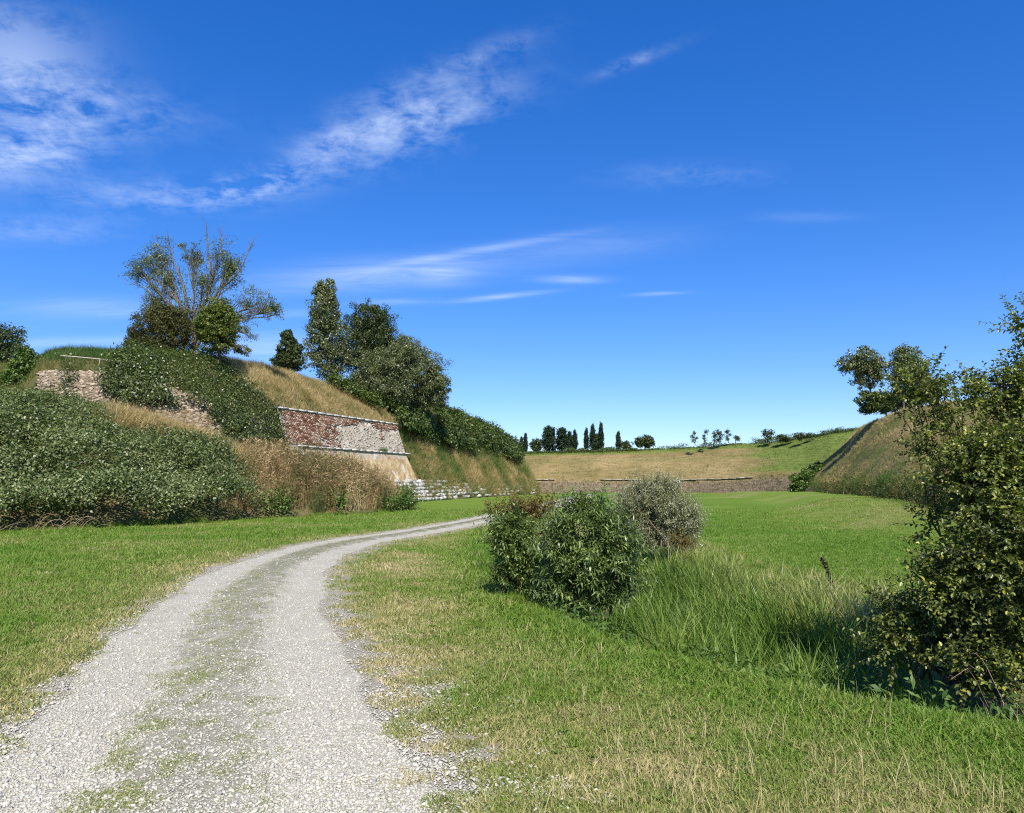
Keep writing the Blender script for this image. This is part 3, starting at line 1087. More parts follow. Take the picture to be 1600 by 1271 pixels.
def tree(name, label, base_px, Y, lobes, leaf=.12, width=.5, mat=None, bk=None, trunk_r=.14, dens=1.0, clump_f=.24, cat='tree', group=None,
         n_each=34, fork=None, extra=None, shell=.5, sink=.3, wood='trunk', top='crown', flat=.8, holes=0.0):
    leaf = leaf * LEAF_K[0]; n_each = int(n_each / LEAF_K[0] ** 2)
    base = P(base_px[0], base_px[1], Y)
    t = thing(name, label, cat, base, group)
    acc = Acc(); w = Acc()
    fork = np.array(base) + np.array([0, 0, 1.0]) if fork is None else P(fork[0], fork[1], Y)
    tp, tr = limb(base - np.array([0, 0, sink]), fork, trunk_r, trunk_r * .75)
    V, F = tubes(tp[None], tr[None], 7); w.add(V, F)
    for l in lobes:
        c, r = lobe_px(l, Y)
        dl = (l[5] if len(l) > 5 else 1.0) * dens
        rm = r.mean()
        rc = max(rm * clump_f, leaf * 1.3)
        n = int(max(10, dl * 8.5 * (r[0] * r[2] + r[0] * r[1] + r[1] * r[2]) / 3 / rc ** 2))
        d = rdir(n)
        rr = shell + (1 - shell) * R.uniform(0, 1, (n, 1)) ** .7
        cc = c + d * r * rr * (1 - .35 * clump_f)
        lump = (vn(cc[:, 0] / rm * 1.8, cc[:, 1] / rm * 1.8, cc[:, 2] / rm * 1.8, s=3) - .5)
        cc = cc + d * r * (lump[:, None] * .45) + d * r * np.maximum(R.normal(0, .10, (n, 1)), -.05)
        if holes:
            k = vn(cc[:, 0] / rm * 2.3, cc[:, 1] / rm * 2.3, cc[:, 2] / rm * 2.3, s=8) > holes
            cc = cc[k]
        clumps(acc, cc, n_each, rc * R.uniform(.7, 1.2, len(cc)), leaf, leaf * width, flat=flat)
        lp, lr = limb(fork, c - np.array([0, 0, r[2] * .3]), trunk_r * .6, trunk_r * .28, sag=.04)
        V, F = tubes(lp[None], lr[None], 5); w.add(V, F)
        m_ = min(len(cc), 26)
        ps, rs = [], []
        for k in R.choice(len(cc), m_, replace=False):
            q, rr_ = limb(lp[R.integers(3, 7)], cc[k], trunk_r * .22, trunk_r * .05, K=5, sag=.05, wob=.12)
            ps.append(q); rs.append(rr_)
        V, F = tubes(np.array(ps), np.array(rs), 4); w.add(V, F)
    if extra:
        extra(w, acc, Y)
    V, F = w.get(); add(wood, V, F, bk or bark, t)
    V, F = acc.get(); add(top, V, F, mat, t)
    return t


# ---------------------------------------------------------------- trees of the left crest
def old_tree_extra(w, acc, Y):
    # bare dead leaders and the long leaning branch
    def path(pts, r0, r1, sub=0):
        q = np.array([P(a, b_, Y + (c if len(pp) > 2 else 0)) for pp in pts for a, b_, c in [tuple(pp) + (0,) * (3 - len(pp))]])
        q = catmull(q, 12)
        V, F = tubes(q[None], np.linspace(r0, r1, 12)[None], 5); w.add(V, F)
        ps, rs = [], []
        for _ in range(sub):
            k = R.integers(5, 12)
            d = norm(q[min(k, 11)] - q[k - 2] + R.normal(0, .25, 3)); d = norm(d + rdir(1)[0] * .6 + np.array([0, 0, .2]))
            e = q[k] + d * R.uniform(.4, 1.1)
            a, r_ = limb(q[k], e, r1 * 1.1 + .006, .005, K=5, wob=.2)
            ps.append(a); rs.append(r_)
            for _ in range(2):
                e2 = a[3] + norm(d + rdir(1)[0] * .8) * R.uniform(.2, .6)
                a2, r2 = limb(a[2], e2, .009, .003, K=5, wob=.2); ps.append(a2); rs.append(r2)
        if ps:
            V, F = tubes(np.array(ps), np.array(rs), 3); w.add(V, F)
        return q
    path([(272, 555), (270, 500), (258, 450), (215, 425)], .16, .03, 6)
    path([(285, 550), (292, 480), (284, 440), (268, 400), (262, 365)], .15, .02, 14)
    path([(300, 548), (318, 480), (330, 440), (326, 400), (322, 352)], .18, .02, 22)
    path([(305, 548), (335, 478), (350, 430), (346, 390), (347, 360)], .12, .015, 14)
    path([(300, 545), (330, 470), (370, 430), (385, 400), (392, 384)], .10, .012, 12)
    path([(330, 550), (355, 510), (390, 498), (420, 495), (442, 484)], .10, .02, 6)
    path([(275, 548), (250, 480), (225, 450), (207, 445)], .09, .015, 8)


LOBE_K[0] = 1.22
tree('gnarled_tree', 'tall sparse tree with pale bare twigs and a long branch leaning right', (300, 560), 54,
     [(222, 425, 28, 20, 0, .7), (246, 405, 26, 30, 0, .8), (262, 440, 22, 30, 0, .8), (243, 470, 18, 26, 0, .8),
      (340, 405, 36, 32, 0, .9), (318, 440, 34, 40, 0, .7), (300, 398, 18, 22, 0, .5), (362, 420, 16, 28, 0, .8), (300, 480, 34, 22, 0, .6), (345, 470, 26, 22, 0, .6),
      (398, 470, 28, 22, 0, .6), (425, 482, 20, 14, 0, .55), (385, 510, 20, 26, 0, .5), (380, 545, 14, 12, 0, .45)],
     leaf=.13, width=.42, mat=ash_m, trunk_r=.15, n_each=30, fork=(303, 520), extra=old_tree_extra, clump_f=.30, shell=.05, holes=.42, dens=1.5)
LOBE_K[0] = 1.0
tree('olive_toned_bush', 'wide brownish olive bush at the foot of the tall sparse tree', (250, 560), 51.5,
     [(240, 505, 36, 30), (275, 515, 36, 30), (215, 530, 20, 22, 0, .6), (250, 540, 48, 20), (262, 492, 32, 18, 0, .9)], leaf=.14, width=.4, mat=olive_m, bk=darkbark, trunk_r=.12, cat='bush', wood='stem', top='foliage', holes=.12, dens=1.4, shell=.3)
tree('rounded_bush', 'dense golden green two-lobed bush beneath the leaning branch', (342, 562), 51,
     [(342, 495, 32, 24), (342, 524, 36, 30), (330, 510, 30, 28)], leaf=.12, width=.6, mat=gold_m, bk=darkbark, trunk_r=.12, dens=1.3, cat='bush', wood='stem', top='foliage', flat=.5, clump_f=.2)
tree('dark_crest_tree', 'dark broad tree cut by the left edge of the picture', (0, 620), 55,
     [(0, 540, 42, 40), (22, 575, 42, 40), (-50, 570, 60, 66)], leaf=.17, width=.6, mat=dark_m, bk=darkbark, trunk_r=.25)
tree('leafy_bush', 'yellow green bush in front of the dark tree at the left edge', (36, 620), 46,
     [(36, 570, 22, 26), (28, 595, 28, 22), (50, 590, 16, 26, 0, .8)], leaf=.13, width=.65, mat=shrub_m, bk=darkbark, trunk_r=.1, cat='bush', wood='stem', top='foliage')
tree('conical_tree', 'small dark pointed tree alone on the skyline left of the poplar', (451, 590), 68,
     [(450, 528, 9, 15), (452, 548, 19, 18), (450, 564, 27, 16)], leaf=.2, width=.6, mat=dark_m, bk=darkbark, trunk_r=.12)
LOBE_K[0] = 1.13
LEAF_K[0] = .78
tree('poplar_tree', 'tall slim poplar, highest of the tree group above the brick wall', (518, 612), 71,
     [(506, 458, 15, 24), (508, 490, 22, 34), (512, 530, 31, 36), (518, 565, 34, 32)], leaf=.22, width=.65, mat=poplar_m, trunk_r=.2, clump_f=.26)
tree('dark_broad_tree', 'dark dense tree standing right beside the tall poplar', (560, 620), 74,
     [(575, 500, 32, 28), (588, 520, 32, 36), (578, 540, 40, 42), (553, 540, 28, 44), (608, 560, 30, 40)], leaf=.21, width=.6, mat=dark_m, bk=darkbark, trunk_r=.22, clump_f=.24)
tree('low_leafy_tree', 'mid green low tree in front of the dark dense tree', (600, 640), 70,
     [(590, 582, 38, 34), (612, 600, 36, 34), (575, 605, 30, 24), (630, 560, 26, 30)], leaf=.2, width=.55, mat=poplar_m, bk=darkbark, trunk_r=.16, clump_f=.22)
tree('round_poplar_tree', 'rounded pale edged tree at the right end of the left tree group', (655, 645), 75,
     [(660, 590, 38, 44), (646, 602, 42, 36), (636, 562, 30, 34, 0, .9), (678, 605, 22, 30, 0, .9)], leaf=.22, width=.5, mat=poplar_m, trunk_r=.16, clump_f=.2)


LOBE_K[0] = 1.0
LEAF_K[0] = 1.0
# ---------------------------------------------------------------- vegetation on the left rampart
def surf_leaves(p, N, L, W, out_=.25, up=.5, oval=False):
    n = len(p)
    q = p + N * (R.uniform(0, 1, (n, 1)) * out_)
    nn = norm(N * .6 + rdir(n) * .75 + np.array([0, 0, up]))
    D = norm(np.cross(nn, rdir(n))); D[:, 2] -= .2
    s = R.uniform(.65, 1.3, n)
    return leaves(q, D, nn, L * s, W * s, oval)


p, N, tu, tv = B.sample(220000)
u, v = proj(p)
rnd = R.uniform(0, 1, len(p))
n1 = fbm(p[:, 0] * .5, p[:, 1] * .5, p[:, 2] * .5, s=101)
wall_zone = (tu > 8.0) & (tu < 10.0) & (tv < 2.0)
rubble_poly = [(40, 560), (165, 568), (168, 640), (290, 625), (360, 650), (400, 690), (380, 720), (250, 700), (40, 690)]
ivy_a = [(168, 572), (205, 556), (240, 566), (250, 600), (278, 640), (205, 642), (178, 625), (158, 600)]
ivy_b = [(230, 556), (330, 560), (385, 600), (432, 640), (440, 712), (395, 712), (372, 668), (330, 640), (285, 615), (250, 600)]
straw_poly = [(290, 540), (360, 540), (470, 572), (560, 612), (640, 665), (620, 668), (430, 640), (380, 600), (330, 562)]
shrub_poly = [(470, 570), (530, 570), (700, 630), (760, 655), (810, 690), (822, 712), (800, 722), (760, 712), (700, 700), (640, 680), (600, 650), (545, 625), (490, 590)]
in_rub = inpoly(u, v, rubble_poly) & (tv < 2.0)
spots = inpoly(u, v, [(96, 578), (116, 576), (124, 600), (112, 628), (96, 618), (104, 598)]) | inpoly(u, v, [(60, 630), (100, 622), (150, 650), (110, 668), (60, 660)]) | (in_rub & (u > 250) & (vn(p[:, 0] * .7, p[:, 1] * .7, p[:, 2] * .9, s=601) > .56))
in_a, in_b = inpoly(u, v, ivy_a) | (spots & (rnd < .7)), inpoly(u, v, ivy_b)
in_s, in_sh = inpoly(u, v, straw_poly), inpoly(u, v, shrub_poly)
cap = (tv > 4.4)
# ivy
acc = Acc()
sel = in_a & (rnd < .9) & (tv < 4.2)
acc.add(*surf_leaves(np.repeat(p[sel], 8, 0) + R.normal(0, .17, (sel.sum() * 8, 3)), np.repeat(N[sel], 8, 0), .13, .11, 1.1, .5))
V, F = acc.get()
add('ivy_undergrowth', V, F, ivy_m, kind='stuff', label='thick dark ivy hanging over the rubble wall')
acc = Acc()
sel = in_b & ~cap & (rnd < .9)
acc.add(*surf_leaves(np.repeat(p[sel], 5, 0) + R.normal(0, .17, (sel.sum() * 5, 3)), np.repeat(N[sel], 5, 0), .125, .085, .65, .5))
V, F = acc.get()
add('creeper_undergrowth', V, F, ivy_m, kind='stuff', label='dark creeper covering the bastion shoulder left of the brick wall')
# shrubs of the east slope
acc = Acc()
sel = in_sh & ~cap & (n1 + R.normal(0, .05, len(p)) > .455)
lump = np.maximum(0, vn(p[:, 0] * .55, p[:, 1] * .4, p[:, 2] * .55, s=5) - .25)
acc.add(*surf_leaves(np.repeat(p[sel] + N[sel] * lump[sel][:, None] * 1.2, 4, 0) + R.normal(0, .2, (sel.sum() * 4, 3)), np.repeat(N[sel], 4, 0), .26, .17, .6, .5))
V, F = acc.get()
add('hillside_undergrowth', V, F, hill_m, kind='stuff', label='low leafy shrubs over the slope under the left tree group')
# tall grass everywhere else
rub_foot = in_rub & (u > 165) & (v > np.interp(u, [165, 250, 300, 350, 400], [640, 642, 650, 664, 690])) & (u < 420)
grass_ok = (~in_rub | rub_foot) & ~in_a & ~wall_zone & ~(in_b & (rnd < .85)) & ~cap
crest_green = (u < 300) & (tv > 2.0)
mixed = (tu > 10.0) & ~in_sh
dens = np.where(in_s, .62, np.where(crest_green, .62, np.where(mixed, .5, .3)))
dens = np.where(in_sh, np.where(n1 < .47, .5, .06), dens)
sel = grass_ok & (R.uniform(0, 1, len(p)) < dens)
tint = np.where(in_s, .82 + .9 * (n1 - .5), np.where(crest_green, .12 + .35 * (n1 - .4), np.where(mixed, .50 + 1.3 * (n1 - .5), .45)))
tint = np.where(crest_green & (v > 566), tint + .3, tint)
tint = np.where(rub_foot, .85, tint)
tint = np.clip(tint + R.normal(0, .12, len(p)), 0, 1)
scl = R.uniform(.5, 1.05, len(p)) * np.where(in_s, .85, 1) * np.where(crest_green, .85, 1) * (1 + np.clip(p[:, 1] - 60, 0, 60) / 90)
rot = zrot(len(p), .25)
rot[:, 0] += np.where(mixed, .5, .12)      # leans out of the slope
gn_instances('tall_grass', p[sel], rot[sel], scl[sel], tint[sel], tall_src, 'tall green and straw grass clothing the left rampart')
print('tall grass', sel.sum())

# ---------------------------------------------------------------- bramble mound and reeds
p, N, tu, tv = Mo.sample(150000)
u, v = proj(p)
straw_line = np.interp(u, [150, 180, 250, 330, 400, 450], [640, 655, 664, 690, 730, 760])
reed_zone = (u > 375) & (u < 628)
mixz = (u > 170) & (u <= 375) & (v < straw_line + 97) & (v > straw_line + 28) & (fbm(p[:, 0] * .8, p[:, 2] * .8, s=12) > .5)
straw_line = straw_line + 22
straw_z = (u > 165) & (u < 440) & (v < straw_line + 10)
br = ~reed_zone & ~straw_z & (tv < 3.6)
dens = np.where(mixz, .35, 1)
sel = br & (R.uniform(0, 1, len(p)) < dens * .8) & (u > -260)
lump = np.maximum(0, vn(p[:, 0] * .8, p[:, 1] * .8, p[:, 2] * .9, s=15) - .25) * 1.1 + np.maximum(0, vn(p[:, 0] * .33, p[:, 1] * .3, p[:, 2] * .4, s=16) - .3) * 1.6 * np.interp(tv, [0, 1.2, 2.0, 3.0], [1, 1, .45, .0])
q = p[sel] + N[sel] * lump[sel][:, None]
gap = vn(q[:, 0] * 1.3, q[:, 1] * .8, q[:, 2] * 1.5, s=17) * .6 + vn(q[:, 0] * .55, q[:, 1] * .4, q[:, 2] * .7, s=18) * .4 > .30
q = q[gap]; nq = N[sel][gap]
q2 = np.repeat(q, 3, 0) + R.normal(0, .17, (len(q) * 3, 3))
acc = Acc()
acc.add(*surf_leaves(q2, np.repeat(nq, 3, 0), .115, .07, .5, .45))
V, F = acc.get()
V[:, 2] = np.maximum(V[:, 2], .0)
add('bramble_undergrowth', V, F, bramble_m, kind='stuff', label='wide dense bramble thicket along the left lawn')
print('bramble', len(V) // 4)
ns = 2600
kq = R.integers(0, len(q), ns)
d0 = norm(nq[kq] * .5 + np.array([0, 0, 1.0]) + R.normal(0, .25, (ns, 3)))
Ls = R.uniform(.35, 1.0, ns)
tt_ = np.linspace(0, 1, 4)[None, :, None]
sh = q[kq][:, None, :] + d0[:, None, :] * Ls[:, None, None] * tt_ + np.array([0, 0, -.25]) * Ls[:, None, None] * tt_ ** 2
V, F = tubes(sh, np.full((ns, 4), .008), 3)
add('bramble_shoots', V, F, twig_m, kind='stuff', label='thin brown shoots sticking out of the bramble thicket')
fr = R.uniform(.15, 1, (ns, 12)); pl = q[kq][:, None, :] + d0[:, None, :] * (Ls[:, None] * fr)[..., None]
pl[..., 2] -= .25 * Ls[:, None] * fr ** 2
pl = pl.reshape(-1, 3)
nn_ = norm(rdir(len(pl)) + np.array([0, 0, .6])); V, F = leaves(pl, norm(np.cross(nn_, rdir(len(pl)))), nn_, R.uniform(.08, .16, len(pl)), R.uniform(.04, .08, len(pl)))
nettle_m = foliage_mat('nettle_leaf', (.06, .10, .02), (.13, .19, .045), (.28, .33, .11), clump=.6)
add('nettle_undergrowth', V, F, nettle_m, kind='stuff', label='paler leafy shoots growing through the bramble thicket')

gn = straw_z & (R.uniform(0, 1, len(p)) < .55)
gn_instances('straw_grass', p[gn], zrot(gn.sum(), .2), R.uniform(1.3, 2.2, gn.sum()), np.clip(.92 + R.normal(0, .08, gn.sum()), 0, 1), tall_src,
             'bleached straw coloured grass band below the rubble wall')

# brown reeds
reed_m = blade_mat('reed_stems', [(0.0, (.07, .12, .03)), (.25, (.15, .15, .05)), (.5, (.23, .15, .065)), (.75, (.38, .26, .115)), (1.0, (.62, .47, .26))], .2, .6, .45)
acc = Acc()
nb_ = 16
b0 = hlean(nb_) * R.uniform(0, .28, (nb_, 1))
V, Fl = blades(b0, R.uniform(1.5, 2.4, nb_), .022, hlean(nb_), R.uniform(.05, .25, nb_), 4)
acc.add(V, Fl[0]); acc.F.setdefault(3, []).append(Fl[1])
hh = R.uniform(.4, 2.1, 44)
lp_ = hlean(44) * R.uniform(0, .3, (44, 1)); lp_[:, 2] = hh
dd = hlean(44); dd[:, 2] = R.uniform(-.2, .9, 44)
V, F = leaves(lp_, dd, norm(rdir(44) + np.array([0, 0, 1])), R.uniform(.2, .42, 44), .03)
acc.add(V, F)
V, F = acc.get()
reed_src = source('reed_clump', V, F, reed_m)
sel = ((reed_zone & (tv > .25) & (tv < 3.9)) | (mixz & (rnd[:len(p)] < .25))) & (R.uniform(0, 1, len(p)) < .085)
lf = fbm(p[:, 0] * .5, p[:, 1] * .5, s=33)
hs_ = np.interp(u, [170, 370, 400, 520, 590, 628], [.45, .6, .95, 1.0, .85, .4]) * np.where(tv < .8, .7, 1)
gn_instances('dry_reeds', p[sel] - np.array([0, 0, .1]), zrot(sel.sum(), .10), hs_[sel] * R.uniform(.6, 1.2, sel.sum()),
             np.clip(.50 + 1.5 * (lf[sel] - .5) + R.normal(0, .16, sel.sum()), 0, 1), reed_src, 'dense brown upright reeds in front of the brick wall')
print('reeds', sel.sum())
sel = (u > 280) & (u < 640) & (tv < 1.6) & (R.uniform(0, 1, len(p)) < .35) & (fbm(p[:, 0] * .9, p[:, 2] * .9, s=44) > .47)
acc = Acc(); q = np.repeat(p[sel], 4, 0) + R.normal(0, .25, (sel.sum() * 4, 3)); q[:, 2] = np.abs(q[:, 2]) 
acc.add(*surf_leaves(q, np.repeat(N[sel], 4, 0), .16, .09, .9, .5)); V, F = acc.get(); V[:, 2] = np.maximum(V[:, 2], .0)
add('weed_undergrowth', V, F, weed_m, kind='stuff', label='green leafy weeds at the foot of the brown reeds')

# ---------------------------------------------------------------- brick wall
def wall_surface(t, zf):
    """point on the face of the battered wall at height z"""
    d = np.interp(zf, [-.3, 0, 1.95, 4.25, 7.0], [3.9, 3.7, 2.2, 1.0, 0])
    return d


bw = thing('brick_wall', 'battered red brick wall with pale patches and white coping on the left', 'wall', (T0[0], T0[1], 0))
m, nt, out = newmat('wall_core')
b = NB(nt)
p_ = b.pos()
n1 = b.noise(.8, 5, .6); n2 = b.noise(7, 5, .7)
n4 = b.noise(1.2, 6, .7, b.scaled(p_, (2.4, 1.0, .35)))
core = b.ramp(n2, [(.3, (.24, .19, .14)), (.5, (.42, .355, .27)), (.7, (.60, .53, .42))])
ochre = b.ramp(n4, [(.35, (.26, .17, .08)), (.5, (.42, .30, .15)), (.62, (.54, .43, .25)), (.75, (.64, .57, .43))])
zc = b.N.new('ShaderNodeSeparateXYZ'); b.L.new(p_, zc.inputs[0])
zz = b.m('ADD', zc.outputs[2], b.m('MULTIPLY', b.m('SUBTRACT', n1, .5), 2.0))
band = b.ramp(b.m('DIVIDE', zz, 7.0), [(.50, 1.0), (.57, 0.0)])
col = b.mix(band, core, ochre)
col = b.mix(b.m('MULTIPLY', b.ramp(b.noise(2.2, 6, .7, b.scaled(p_, (2.6, 1.2, .22))), [(.52, 0.0), (.66, 1.0)]), .6), col, (.13, .10, .065))
col = b.mix(b.m('MULTIPLY', b.ramp(b.noise(.9, 6, .65), [(.56, 0.0), (.60, 1.0)]), .75), col, (.58, .52, .43))
b.L.new(b.pbr(col, .95, .1, b.bump(n2, .7, .05)), out.inputs[0])
core_m = m
TT = np.linspace(0, 16.6, 60)
zs = np.array([-.3, 0, .65, 1.3, 1.95, 2.7, 3.5, 4.25, 5.2, 6.1, 6.9])
Gw = np.array([[wallpt(t, wall_surface(t, z_) - .06, z_) for z_ in zs] + [wallpt(t, -.5, 6.9), wallpt(t, -.7, 2)] for t in TT])
ii = np.arange(Gw.shape[0] * Gw.shape[1]).reshape(Gw.shape[:2])
Fw = np.stack([ii[:-1, :-1], ii[1:, :-1], ii[1:, 1:], ii[:-1, 1:]], -1).reshape(-1, 4)
add('wall_core', Gw.reshape(-1, 3), Fw, core_m, bw, smooth=False)
# right end return of the wall
endV = list(Gw[-1]) 
add('wall_end', np.array(endV), np.array([list(range(len(endV)))]), core_m, bw)

m, nt, out = newmat('brick')
b = NB(nt)
r = b.island()
col = b.ramp(r, [(0.0, (.10, .05, .032)), (.3, (.19, .085, .05)), (.55, (.26, .14, .088)), (.75, (.34, .205, .13)), (.84, (.46, .36, .26)), (1.0, (.52, .43, .33))])
col = b.mix(b.m('MULTIPLY', b.ramp(b.noise(1.1, 5, .65), [(.5, 0.0), (.68, 1.0)]), .55), col, (.50, .40, .31))
b.L.new(b.pbr(col, .9, .1), out.inputs[0])
brick_m = m
up3 = np.array([0, 0, 1.0]); w3 = np.array([wd[0], wd[1], 0]); n3_ = np.array([wn[0], wn[1], 0])
acc = Acc(); acc2 = Acc()
row = 0; z_ = 4.42
while z_ < 6.86:
    t = -.1 + (.12 if row % 2 else 0)
    while t < 16.5:
        nn = float(fbm(np.array([t * .45]), np.array([z_ * .9]), s=201)[0]) + .07 * R.normal()
        uu_ = t / 16.6
        # bricks survive at the top and on the left; the lower right has lost them
        thr = .50 + .35 * sstep(.36, .44, uu_) * sstep(6.55, 5.9, z_) - .30 * sstep(.40, .2, uu_) - .2 * sstep(6.3, 6.7, z_) + .25 * sstep(.06, .0, uu_) * 1.0
        if nn > thr:
            d = wall_surface(t, z_)
            c = wallpt(t + .12, d - .03, z_)
            ax = norm(n3_ + up3 * .38)
            V, F = box(c, w3, np.cross(ax, w3), ax, .108, .034, .04 + R.uniform(0, .02), .003)
            acc.add(V, F)
        elif R.uniform() < .34:
            d = wall_surface(t, z_)
            ax = norm(n3_ + up3 * .38)
            V, F = box(wallpt(t + .12 + R.normal(0, .05), d - .08, z_ + R.normal(0, .02)), w3, np.cross(ax, w3), ax, R.uniform(.04, .13), R.uniform(.02, .05), .02 + R.uniform(0, .05), .02)
            acc2.add(V, F)
        t += .24
    z_ += .088; row += 1
V, F = acc.get()
o = add('brickwork', V, F, brick_m, bw, kind='stuff')
print('bricks', len(V) // 8)
PALE = acc2.get()

m, nt, out = newmat('white_stone')
b = NB(nt)
r = b.island()
n1 = b.noise(2.2, 6, .7); n2 = b.noise(14, 4, .7)
col = b.ramp(b.m('ADD', b.m('MULTIPLY', r, .5), b.m('MULTIPLY', n2, .6)), [(.25, (.26, .245, .21)), (.55, (.50, .475, .42)), (.95, (.70, .675, .61))])
col = b.mix(b.ramp(n1, [(.48, 0.0), (.62, .85)]), col, (.16, .15, .11))
b.L.new(b.pbr(col, .85, .15, b.bump(n2, .5, .02)), out.inputs[0])
stone_m = m


def rough_box(c, x, y, z, hx, hy, hz, jit):
    """a block with chamfered outer face: 12 verts"""
    V = []
    for sz, k in ((-1, 1.0), (.6, 1.0), (1, .86)):
        for sx, sy in ((-1, -1), (1, -1), (1, 1), (-1, 1)):
            V.append(c + x * hx * sx * k + y * hy * sy * (k if sz == 1 else 1) + z * hz * sz)
    V = np.array(V) + R.normal(size=(12, 3)) * jit
    F = []
    for l in (0, 4):
        for i in range(4):
            F.append((l + i, l + (i + 1) % 4, l + 4 + (i + 1) % 4, l + 4 + i))
    F.append((8, 9, 10, 11)); F.append((3, 2, 1, 0))
    return V, np.array(F)


m, nt, out = newmat('coping_stone')
b = NB(nt)
n2 = b.noise(8, 5, .7)
b.L.new(b.pbr(b.ramp(b.m('ADD', b.m('MULTIPLY', b.island(), .3), b.m('MULTIPLY', n2, .7)), [(.25, (.26, .22, .17)), (.6, (.46, .405, .325)), (.9, (.62, .56, .47))]), .9, .1, b.bump(n2, .5, .02)), out.inputs[0])
shale_m = m
m, nt, out = newmat('pale_coping')
b = NB(nt)
n2 = b.noise(5, 5, .7)
b.L.new(b.pbr(b.ramp(n2, [(.3, (.30, .27, .23)), (.5, (.55, .52, .47)), (.75, (.72, .69, .64))]), .85, .15), out.inputs[0])
cope_m = m
# coping and string course, stone by stone
for nm, z_, dd_, hy, hz in (('coping_stone', 7.0, -.12, .24, .06), ('cordon_stone', 4.27, 1.03, .09, .055)):
    t = 0
    while t < 16.5:
        ln = R.uniform(.95, 1.25)
        if not (nm == 'cordon_stone' and (t < .8)):
            c = wallpt(t + ln / 2, dd_ + R.normal(0, .012), z_ + R.normal(0, .008))
            V, F = rough_box(c, w3, n3_, up3, ln / 2 - .012, hy, hz, .006)
            add(nm, V, F, cope_m, bw)
        t += ln

# ashlar footing of the wall running on under the overgrown face
foot = np.array([wallpt(0, 3.7, 0)[:2], wallpt(16.6, 3.7, 0)[:2], [-3.0, 85], [.7, 98], [3.7, 108]])
fl = np.r_[0, np.cumsum(np.linalg.norm(np.diff(foot, axis=0), axis=1))]


def footpt(t):
    return np.array([np.interp(t, fl, foot[:, 0]), np.interp(t, fl, foot[:, 1])])


fw = thing('stone_footing', 'white ashlar footing showing at the base of the overgrown rampart', 'wall', (foot[2][0], foot[2][1], 0))
accf = Acc()
n_st = 0
z_ = .16
for rowi in range(6):
    t = 6.5 + (rowi % 2) * .5
    while t < fl[-1] - .4:
        far_ = t > 17.0
        ln = R.uniform(.6, 1.1) * (1 if not far_ else 1.25)
        a, c_ = footpt(t), footpt(t + ln)
        x = np.array([*(c_ - a), 0]); x = norm(x); nrm = np.array([x[1], -x[0], 0])
        ax = norm(nrm + up3 * .75)
        mid_ = (a + c_) / 2
        c = np.array([mid_[0], mid_[1], 0]) - nrm * (z_ * (1.5 / 1.95)) + up3 * z_
        keep_p = .90 if t < 19 else (.72 if t < 26 else .5 - .1 * (rowi > 3))
        keep_n = float(vn(np.array([t * .5]), np.array([z_ * 1.4]), s=301)[0])
        if R.uniform() < keep_p and (t < 24 or keep_n > .28):
            V, F = rough_box(c + nrm * R.uniform(-.08, .07), x, np.cross(ax, x), ax, ln / 2 - .04, .13 + R.uniform(-.02, .015), .14, .035)
            if n_st < 290 :
                add('stone', V, F, stone_m, bw if not far_ else fw); n_st += 1
            else:
                accf.add(V, F)
        t += ln
    z_ += .31
if accf.n:
    V, F = accf.get(); add('far_stones', V, F, stone_m, fw, kind='stuff')
# backing behind the stones
tt = np.linspace(0, fl[-1], 70)
Gf = []
for t in tt:
    a = footpt(t); e = footpt(min(t + .5, fl[-1])); s0 = footpt(max(t - .5, 0))
    x = norm(e - s0); nr = np.array([x[1], -x[0]])
    Gf.append([[*(a - nr * (zz_ * 1.5 / 1.95 + .10)), zz_] for zz_ in (-.3, .3, 1.0, 1.6, 1.98)] + [[*(a - nr * 3.0), 2.0]])
Gf = np.array(Gf)
ii = np.arange(Gf.shape[0] * Gf.shape[1]).reshape(Gf.shape[:2])
add('footing_core', Gf.reshape(-1, 3), np.stack([ii[:-1, :-1], ii[1:, :-1], ii[1:, 1:], ii[:-1, 1:]], -1).reshape(-1, 4), earth_m, fw)
# grass tufts hanging over the footing and on the wall ledge
n = 3600
t = R.uniform(14.5, fl[-1], n); zq = np.abs(R.normal(1.5, .85, n)) * np.where(t < 17.5, .5, 1)
a = np.array([footpt(q) for q in t])
pp = np.stack([a[:, 0] - .9 * zq * .77, a[:, 1] + .25 * zq * .77, zq], -1)
keep = vn(t * .5, zq * 1.4, s=301) < .62 + (zq > 1.9) * .4
pp = pp[keep]
gn_instances('hanging_grass', pp, zrot(len(pp), .3) + np.array([.4, .5, 0]), R.uniform(.45, .95, len(pp)), np.clip(.45 + R.normal(0, .22, len(pp)), 0, 1), tall_src,
             'brown and green grass hanging over the stone footing')
pp = np.array([wallpt(q, 1.0 + R.uniform(0, .15), 4.35) for q in np.r_[R.uniform(12.2, 13.2, 26), R.uniform(1, 16, 10)]])
gn_instances('ledge_grass', pp, zrot(len(pp), .4), R.uniform(.3, .8, len(pp)), np.clip(R.normal(.2, .1, len(pp)), 0, 1), tall_src, 'small green tufts rooted on the string course of the brick wall')

